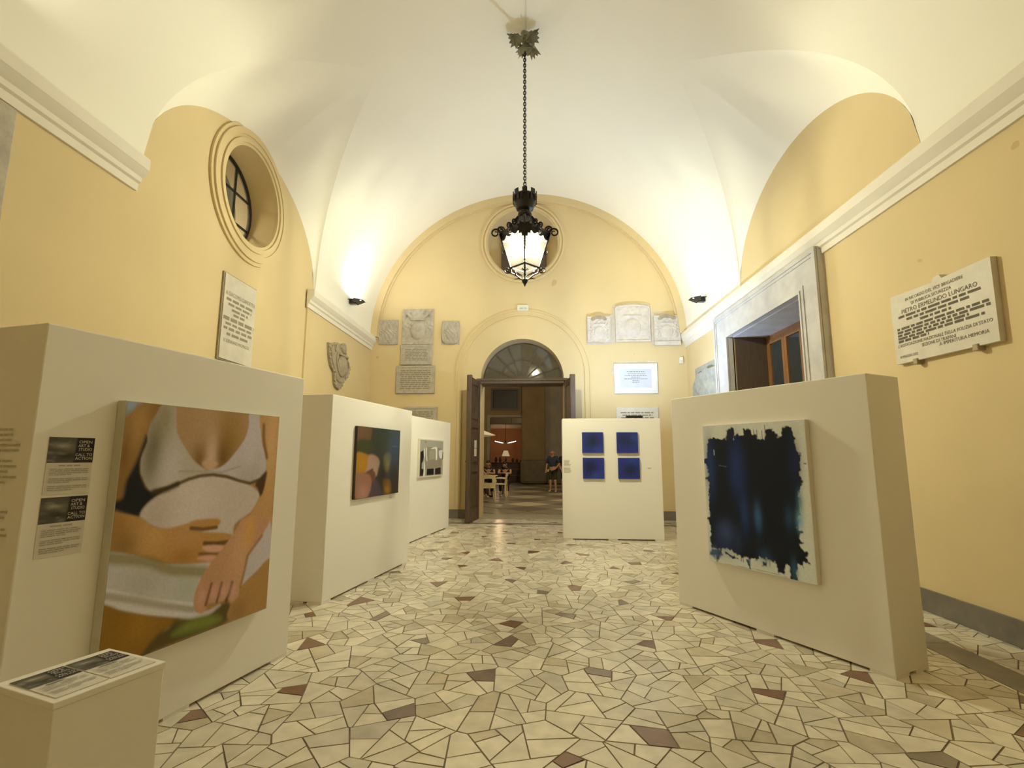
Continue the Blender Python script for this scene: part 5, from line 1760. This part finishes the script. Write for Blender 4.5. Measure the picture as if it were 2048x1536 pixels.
# ------------------------------------------------------------------ the courtyard beyond the door
def build_courtyard():
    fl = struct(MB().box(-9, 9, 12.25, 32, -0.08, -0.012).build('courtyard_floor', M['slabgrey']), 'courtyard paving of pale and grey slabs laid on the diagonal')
    s = 0.95
    meshes = {}
    for key in ('slablight', 'slabgrey', 'slabdark'):
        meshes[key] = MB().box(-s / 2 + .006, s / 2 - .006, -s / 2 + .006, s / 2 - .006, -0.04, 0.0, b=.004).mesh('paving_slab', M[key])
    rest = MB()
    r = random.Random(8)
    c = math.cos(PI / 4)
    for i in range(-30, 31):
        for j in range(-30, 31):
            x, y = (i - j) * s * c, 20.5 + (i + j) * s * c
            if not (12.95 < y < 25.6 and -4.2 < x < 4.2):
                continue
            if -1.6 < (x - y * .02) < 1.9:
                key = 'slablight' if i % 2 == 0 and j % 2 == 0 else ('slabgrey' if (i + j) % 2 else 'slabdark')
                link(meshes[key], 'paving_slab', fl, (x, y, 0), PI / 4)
    # building across the courtyard
    wy = 26.5
    da, db, dt = -1.97, -0.30, 3.42
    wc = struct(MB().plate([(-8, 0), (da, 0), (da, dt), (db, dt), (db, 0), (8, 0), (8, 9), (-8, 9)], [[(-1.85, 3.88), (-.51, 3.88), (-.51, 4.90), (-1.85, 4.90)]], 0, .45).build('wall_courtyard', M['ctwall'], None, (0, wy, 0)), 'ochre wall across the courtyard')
    wn = struct(link(None, 'window_4', None, (0, wy, 0)), 'dark upper window across the courtyard')
    MB().plate([(-1.93, 3.80), (-.43, 3.80), (-.43, 4.98), (-1.93, 4.98)], [[(-1.83, 3.90), (-.53, 3.90), (-.53, 4.88), (-1.83, 4.88)]], -.04, .06).build('window_frame', M['shutter'], wn)
    MB().box(-1.83, -.53, .10, .12, 3.9, 4.88).build('pane', M['black'], wn)
    d2 = struct(link(None, 'door_2', None, (0, wy, 0)), 'tall doorway into a warmly lit room across the courtyard')
    MB().plate([(da - .14, 0), (da, 0), (da, dt), (db, dt), (db, 0), (db + .14, 0), (db + .14, dt + .14), (da - .14, dt + .14)], [], -.05, .02).build('door_frame', M['ctgrey'], d2)
    MB().box(da, db, .08, .14, 3.06, 3.12).box(-.86, -.82, .08, .14, 3.12, dt).build('door_transom', M['wood'], d2)
    for a, b in ((da, -.86), (-.82, db)):
        MB().box(a, b, .105, .112, 3.12, dt).build('pane', M['nightglass'], d2)
    struct(MB().box(-4.2, 1.2, 31.0, 31.1, 0, 4).build('wall_room', M['roomwall']), 'terracotta back wall of the lit room')
    struct(MB().box(-4.3, -4.2, 26.95, 31.1, 0, 4).build('wall_room_side', M['roomwall']), 'terracotta side wall of the lit room')
    struct(MB().box(1.2, 1.3, 26.95, 31.1, 0, 4).build('wall_room_end', M['roomwall']), 'terracotta far side wall of the lit room')
    struct(MB().box(-4.3, 1.3, 26.95, 31.1, 4.0, 4.1).build('ceiling_room', M['ctgrey']), 'ceiling of the lit room')
    struct(MB().box(-4.2, 1.2, 30.2, 30.4, 3.05, 3.3).build('beam_room', M['ctgrey']), 'pale beam across the lit room')
    # grey pier with a rounded stone plinth
    pr = struct(link(None, 'pier', None, (0, 0, 0)), 'broad ochre pier on a rounded stone plinth')
    MB().box(-.27, .93, 25.9, 26.6, 0, 9, b=.05).build('pier_shaft', M['ctwall'], pr)
    MB().box(.93, 4.5, 26.2, 26.6, 0, 9).build('pier_wall', M['ctgrey'], pr)
    MB().box(-.36, 1.02, 25.62, 26.5, 0, 1.22, b=.16).build('pier_plinth', M['ctstone'], pr)
    MB().box(1.0, 4.4, 25.95, 26.5, 0, 1.25, b=.05).build('pier_plinth', M['ctstone'], pr)
    struct(MB().box(4.3, 4.5, 12.4, 26.6, 0, 9).build('wall_court_right', M['ctwall']), 'side wall of the courtyard')
    struct(MB().box(-8.2, -8.0, 12.4, 26.6, 0, 9).build('wall_court_left', M['ctwall']), 'side wall of the courtyard, left')
    # in the room: a counter with a lamp, lit bars on a hanging fitting
    t = thing('counter', 'dark wooden counter inside the room across the courtyard', 'counter', (-1.0, 27.9, 0))
    MB().box(-.95, .95, -.28, .28, 0.0, 1.0, b=.01).build('counter_body', M['darkwood'], t)
    MB().box(-1.0, 1.0, -.33, .33, 1.0, 1.06, b=.01).build('counter_top', M['darkwood'], t)
    for z in (.34, .68):
        MB().box(-.97, .97, -.30, -.27, z, z + .03).build('counter_rail', M['oak'], t)
    r = random.Random(6)
    for k in range(7):
        x = -1.72 + .23 * k
        if abs(x + 1.18) < .16:
            continue
        hh = r.uniform(.14, .34)
        MB_ = MB().lathe([(.001, 0), (.06, 0), (.07, hh * .5), (.055, hh * .8), (.03, hh), (.001, hh)], 10)
        nth = ['second', 'first', '', 'first', 'second', 'third', 'fourth'][k]
        tag(MB_.build('dark_jar', M['bookmix'], None, (x, 27.85, 1.06)), f"{nth} dark jar to the {'left' if k < 2 else 'right'} of the lit lamp on the far counter", 'jar', 'jars on the counter')
    t = thing('table_lamp', 'lit table lamp with a cream cone shade on the counter', 'lamp', (-1.18, 27.8, 1.06))
    MB().lathe([(.001, 0), (.09, 0), (.09, .02), (.03, .05), (.05, .15), (.025, .26), (.012, .34), (.001, .34)], 14).build('lamp_base', M['darkwood'], t)
    MB().lathe([(.22, .34), (.11, .64)], 20).lathe([(.105, .635), (.215, .335)], 20).build('lamp_shade', M['lampshade'], t)
    t = thing('bar_light', 'hanging fitting with two slanting lit bars in the room across the courtyard', 'lamp', (-1.22, 28.2, 2.25))
    MB().box(-.05, .05, -.05, .05, -.10, .0, b=.01).tube([(0, 0, 0), (0, 0, 1.75)], .012, 6).box(-.07, .07, -.07, .07, 1.72, 1.75).build('stem', M['iron'], t)
    for s in (-1, 1):
        m = Matrix.Translation((s * .36, 0, -.08)) @ Matrix.Rotation(-s * math.radians(13), 4, 'Y')
        MB().box(-.24, .24, -.02, .02, -.02, .02, m).build('light_tube', M['neon'], t)
        MB().box(-.30, .25, -.03, .03, .02, .045, m).build('tube_holder', M['iron'], t)
    # parasol, mostly behind the door jamb
    t = thing('parasol', 'open cream parasol whose edge shows past the left door jamb', 'parasol', (-2.75, 17.0, 0))
    MB().lathe([(.30, 0), (.30, .06), (.05, .10), (.001, .10)], 20).build('parasol_base', M['ctstone'], t)
    MB().tube([(0, 0, .05), (0, 0, 2.72)], .024, 10).build('parasol_pole', M['white'], t)
    v, f = [(0, 0, 2.75)], []
    n = 8
    for k in range(n):
        a = 2 * PI * k / n + .0
        v.append((1.68 * math.cos(a), 1.68 * math.sin(a), 2.10))
    for k in range(n):
        f.append((0, 1 + k, 1 + (k + 1) % n))
    mb = MB().add(v, f)
    mb.add([(x, y, z - .02) for x, y, z in v], [tuple(reversed(g)) for g in f])
    mb.build('parasol_canopy', M['parasol'], t)
    for k in range(n):
        a = 2 * PI * k / n
        MB().tube([(0, 0, 2.70), (1.66 * math.cos(a), 1.66 * math.sin(a), 2.07)], .010, 5).build('parasol_rib', M['darkwood'], t)

    # chairs
    def chair(loc, rot, label):
        t = thing('armchair', label, 'chair', loc, rot, 'cream plastic armchairs in the courtyard')
        m = M['chair']
        MB().box(-.22, .22, -.22, .22, .42, .455, b=.012).build('seat', m, t)
        v, f = [], []
        nx, nz = 8, 6
        for i in range(nz + 1):
            z = .46 + .38 * i / nz
            for j in range(nx + 1):
                u = -1 + 2 * j / nx
                v.append((u * (.22 + .02 * math.sin(PI * i / nz)), .21 + .05 * i / nz - .05 * (u * u), z - .035 * u * u * (i / nz)))
        for i in range(nz):
            for j in range(nx):
                if i in (2, 3) and j in (2, 3, 4, 5):
                    continue
                a = i * (nx + 1) + j
                f.append((a, a + 1, a + nx + 2, a + nx + 1))
        n0 = len(v)
        v2 = [(x, y + .018, z) for x, y, z in v]
        MB().add(v + v2, f + [tuple(reversed([q + n0 for q in g])) for g in f]).build('backrest', m, t)
        for s in (-1, 1):
            MB().tube([(s * .24, .20, .63), (s * .255, .0, .645), (s * .255, -.17, .635), (s * .24, -.21, .58), (s * .225, -.20, .44)], .02, 6).build('armrest', m, t)
            for y, k in ((-.19, -1), (.19, 1)):
                MB().tube([(s * .20, y, .43), (s * .225, y + k * .03, 0)], [.024, .016], 6).build('leg', m, t)
        return t
    chair((-1.22, 15.75, 0), PI + .12, 'cream plastic armchair seen from behind just inside the left door jamb')
    chair((-.93, 17.7, 0), PI / 2 * .95 + PI, 'cream plastic armchair turned sideways next to the seated people')
    t = thing('cafe_table', 'small round cafe table in front of the two seated people', 'table', (-1.38, 17.85, 0))
    MB().lathe([(.001, .70), (.34, .70), (.35, .715), (.34, .73), (.001, .73)], 24).build('table_top', M['white'], t)
    MB().tube([(0, 0, .02), (0, 0, .70)], .03, 8).build('table_stem', M['iron'], t)
    MB().lathe([(.001, 0), (.22, 0), (.22, .02), (.03, .05), (.001, .05)], 16).build('table_foot', M['iron'], t)
build_courtyard()

# ------------------------------------------------------------------ people
def skin_mesh(name, verts, edges, radii, material, level=1):
    me = bpy.data.meshes.new(name)
    me.from_pydata(verts, edges, [])
    o = bpy.data.objects.new(name, me)
    COL.objects.link(o)
    o.modifiers.new('s', 'SKIN')
    sl = me.skin_vertices[0].data
    for i, r in enumerate(radii):
        sl[i].radius = r if isinstance(r, tuple) else (r, r)
        sl[i].use_root = False
    adj = {i: set() for i in range(len(verts))}
    for a, b in edges:
        adj[a].add(b)
        adj[b].add(a)
    seen = set()
    for i in range(len(verts)):
        if i not in seen:
            sl[i].use_root = True
            st = [i]
            while st:
                q = st.pop()
                if q in seen:
                    continue
                seen.add(q)
                st += adj[q]
    ss = o.modifiers.new('u', 'SUBSURF')
    ss.levels = level
    ss.render_levels = level
    dg = bpy.context.evaluated_depsgraph_get()
    out = bpy.data.meshes.new_from_object(o.evaluated_get(dg))
    out.name = name
    bpy.data.objects.remove(o)
    out.materials.clear()
    out.materials.append(material)
    out.polygons.foreach_set('use_smooth', [True] * len(out.polygons))
    return out

def person(label, loc, rot, J, shirt, trousers, shoes=None, hair=True, sleeves=0.55, shorts=False, group=None, cap=None):
    """J: joint positions; the figure faces -y. Body one skinned surface, clothes skinned over it."""
    t = thing('person', label, 'person', loc, rot, group)
    V = {k: Vector(v) for k, v in J.items()}
    vs, es, rs, ix = [], [], [], {}
    def node(k, p, r, par=None):
        ix[k] = len(vs)
        vs.append(tuple(p))
        rs.append(r)
        if par is not None:
            es.append((ix[par], ix[k]))
    node('pelvis', V['pelvis'], (.15, .11))
    node('waist', V['pelvis'].lerp(V['chest'], .5), (.13, .095), 'pelvis')
    node('chest', V['chest'], (.155, .11), 'waist')
    node('neck', V['neck'], .058, 'chest')
    node('skull', V['head'] + Vector((0, 0, -.03)), (.075, .085), 'neck')
    node('crown', V['head'] + (V['head'] - V['neck']).normalized() * .075, (.07, .08), 'skull')
    for s in 'lr':
        node('sh' + s, V['sh' + s], .06, 'chest')
        node('el' + s, V['el' + s], .043, 'sh' + s)
        node('wr' + s, V['wr' + s], .028, 'el' + s)
        d = (V['wr' + s] - V['el' + s]).normalized()
        hd = V.get('hd' + s, V['wr' + s] + d * .09)
        node('pa' + s, V['wr' + s].lerp(hd, .75), (.036, .020), 'wr' + s)
        hdir = (hd - V['wr' + s]).normalized()
        side = hdir.cross(Vector((0, 0, 1)))
        if side.length < .1:
            side = Vector((0, 1, 0))
        side.normalize()
        for q, (off, ln) in enumerate(((-.028, .062), (-.010, .075), (.010, .070), (.027, .055))):
            b = V['wr' + s].lerp(hd, .85) + side * off
            node(f'f{q}{s}', b + hdir * ln * .55, .009, 'pa' + s)
            node(f'g{q}{s}', b + hdir * ln + Vector((0, 0, -.014)), .007, f'f{q}{s}')
        node('th' + s, V['wr' + s].lerp(hd, .5) + side * -.045 + hdir * .02, .010, 'pa' + s)
        node('hip' + s, V['hip' + s], .09, 'pelvis')
        node('kn' + s, V['kn' + s], .058, 'hip' + s)
        node('an' + s, V['an' + s], .040, 'kn' + s)
        node('toe' + s, V['toe' + s], .038, 'an' + s)
    body = link(skin_mesh('body', vs, es, rs, M['skin'], 1), 'body', t)
    face = MB()
    F = Vector(J.get('face', (0, -1, 0))).normalized()
    sd = Vector((0, 0, 1)).cross(F).normalized()
    h = V['head']
    face.ball(tuple(h + F * .092 + Vector((0, 0, -.005))), (.016, .02, .024), seg=8, rings=5)
    for s in (-1, 1):
        face.ball(tuple(h + sd * s * .083 + Vector((0, 0, .0))), (.016, .022, .032), seg=8, rings=5)
    face.build('nose_and_ears', M['skin'], t)
    fe = MB()
    for s in (-1, 1):
        fe.ball(tuple(h + F * .080 + sd * s * .032 + Vector((0, 0, .018))), .010, seg=6, rings=4)
    fe.ball(tuple(h + F * .080 + Vector((0, 0, -.048))), (.024, .012, .006), seg=6, rings=4)
    fe.build('eyes_and_mouth', M['hair'], t)
    # shirt
    P = lambda a, b, u: tuple(V[a].lerp(V[b], u))
    sv = [tuple(V['pelvis'] + Vector((0, 0, .03))), P('pelvis', 'chest', .5), J['chest'], P('chest', 'neck', .62), J['shl'], P('shl', 'ell', sleeves), J['shr'], P('shr', 'elr', sleeves)]
    se = [(0, 1), (1, 2), (2, 3), (2, 4), (4, 5), (2, 6), (6, 7)]
    link(skin_mesh('shirt', sv, se, [(.165, .125), (.15, .115), (.172, .128), .085, .078, .066, .078, .066], M[shirt]), 'shirt', t)
    k = .92 if shorts else 1.0
    sv = [tuple(V['pelvis'] + Vector((0, 0, .04)))]
    se, rr = [], [(.155, .12)]
    for s in 'lr':
        i0 = len(sv)
        sv += [J['hip' + s], J['kn' + s]]
        se += [(0, i0), (i0, i0 + 1)]
        rr += [.105, .075]
        if not shorts:
            sv.append(P('kn' + s, 'an' + s, .9))
            se.append((i0 + 1, i0 + 2))
            rr.append(.058)
    link(skin_mesh('trousers', sv, se, rr, M[trousers]), 'trousers', t)
    for s in 'lr':
        a, b = V['an' + s], V['toe' + s]
        link(skin_mesh('shoe', [tuple(a + Vector((0, 0, -.02))), tuple(a.lerp(b, .4) + Vector((0, 0, -.01))), tuple(b)], [(0, 1), (1, 2)], [.047, .046, .042], M[shoes or 'shoe']), 'shoe', t)
    if hair:
        up = (V['head'] - V['neck']).normalized()
        link(skin_mesh('hair', [tuple(h - F * .03 + up * .01), tuple(h - F * .015 + up * .075), tuple(h + F * .025 + up * .095)], [(0, 1), (1, 2)], [.085, .086, .062], M['hair']), 'hair', t)
    return t

STAND = dict(pelvis=(0, 0, .92), chest=(0, .02, 1.24), neck=(0, .01, 1.43), head=(0, -.02, 1.555), shl=(-.185, .02, 1.36), elr=(.27, .03, 1.10), ell=(-.26, .02, 1.09), shr=(.185, .02, 1.36),
             wrl=(-.24, -.10, .90), wrr=(.22, -.16, .98), hipl=(-.09, 0, .86), hipr=(.09, 0, .86), knl=(-.10, -.01, .47), knr=(.11, -.03, .47), anl=(-.11, .02, .085), anr=(.13, .0, .085), toel=(-.13, -.14, .042), toer=(.17, -.15, .042), face=(.25, -1, -.35))
S = {k: tuple(c * .985 for c in v) for k, v in STAND.items()}
S['face'] = STAND['face']
person('bald man in a blue shirt standing in the courtyard with a yellow cup', (1.0, 19.9, 0), -.45, S, 'bluecloth', 'browncloth', 'shoe', hair=False, sleeves=.9, shorts=True)
tag(MB().lathe([(.001, 0), (.028, 0), (.036, .095), (.032, .095), (.026, .008), (.001, .008)], 12).build('drinking_cup', M['cup'], None, (.81, 19.79, .80)), 'yellow cup held low by the man in the blue shirt', 'cup')
S2 = dict(S)
S2.update(wrr=(.25, -.05, .84), elr=(.28, .03, 1.08), face=(-.6, -1, -.1))
person('person in dark clothes standing half behind the blue paintings panel', (1.50, 20.40, 0), .5, S2, 'blackcloth', 'blackcloth', 'shoe', hair=True, sleeves=.9, shorts=True)
SIT = dict(pelvis=(0, .10, .50), chest=(0, .0, .82), neck=(0, -.03, 1.01), head=(0, -.09, 1.125), shl=(-.18, -.02, .95), shr=(.18, -.02, .95), ell=(-.23, -.20, .77), elr=(.23, -.20, .77), wrl=(-.02, -.36, .785), wrr=(.06, -.33, .80),
           hipl=(-.09, .06, .49), hipr=(.09, .06, .49), knl=(-.12, -.34, .50), knr=(.13, -.34, .50), anl=(-.12, -.28, .085), anr=(.16, -.36, .085), toel=(-.13, -.42, .042), toer=(.19, -.50, .042), face=(0, -1, -.2))
SA = dict(SIT)
SA.update(face=(.7, -1, -.1))
person('person in black with dark hair sitting with folded arms at the cafe table', (-1.42, 18.5, 0), .05, SA, 'blackcloth', 'blackcloth', 'shoe', sleeves=.5)
SB = dict(SIT)
SB.update(head=(0, -.14, 1.10), face=(-.5, -1, -.8))
person('person in black bending over the cafe table with bare forearms', (-.80, 18.62, 0), -.15, SB, 'blackcloth', 'blackcloth', 'shoe', sleeves=.5)
person('seated person almost hidden by the left door jamb', (-1.66, 16.75, 0), 2.3, SIT, 'blackcloth', 'browncloth', 'shoe', sleeves=.5)
for x, y, rz, lab in ((-1.42, 18.60, .05, 'dark stool under the person with folded arms'), (-.80, 18.72, -.15, 'dark stool under the person bending over the table'), (-1.74, 16.68, 2.3, 'dark stool behind the left door jamb')):
    t = thing('stool', lab, 'stool', (x, y, 0), rz)
    MB().lathe([(.001, .34), (.15, .34), (.155, .35), (.15, .365), (.001, .365)], 18).build('seat', M['darkwood'], t)
    for k in range(4):
        a = PI / 4 + PI / 2 * k
        MB().tube([(.10 * math.cos(a), .10 * math.sin(a), .345), (.15 * math.cos(a), .15 * math.sin(a), 0)], .014, 6).build('leg', M['darkwood'], t)
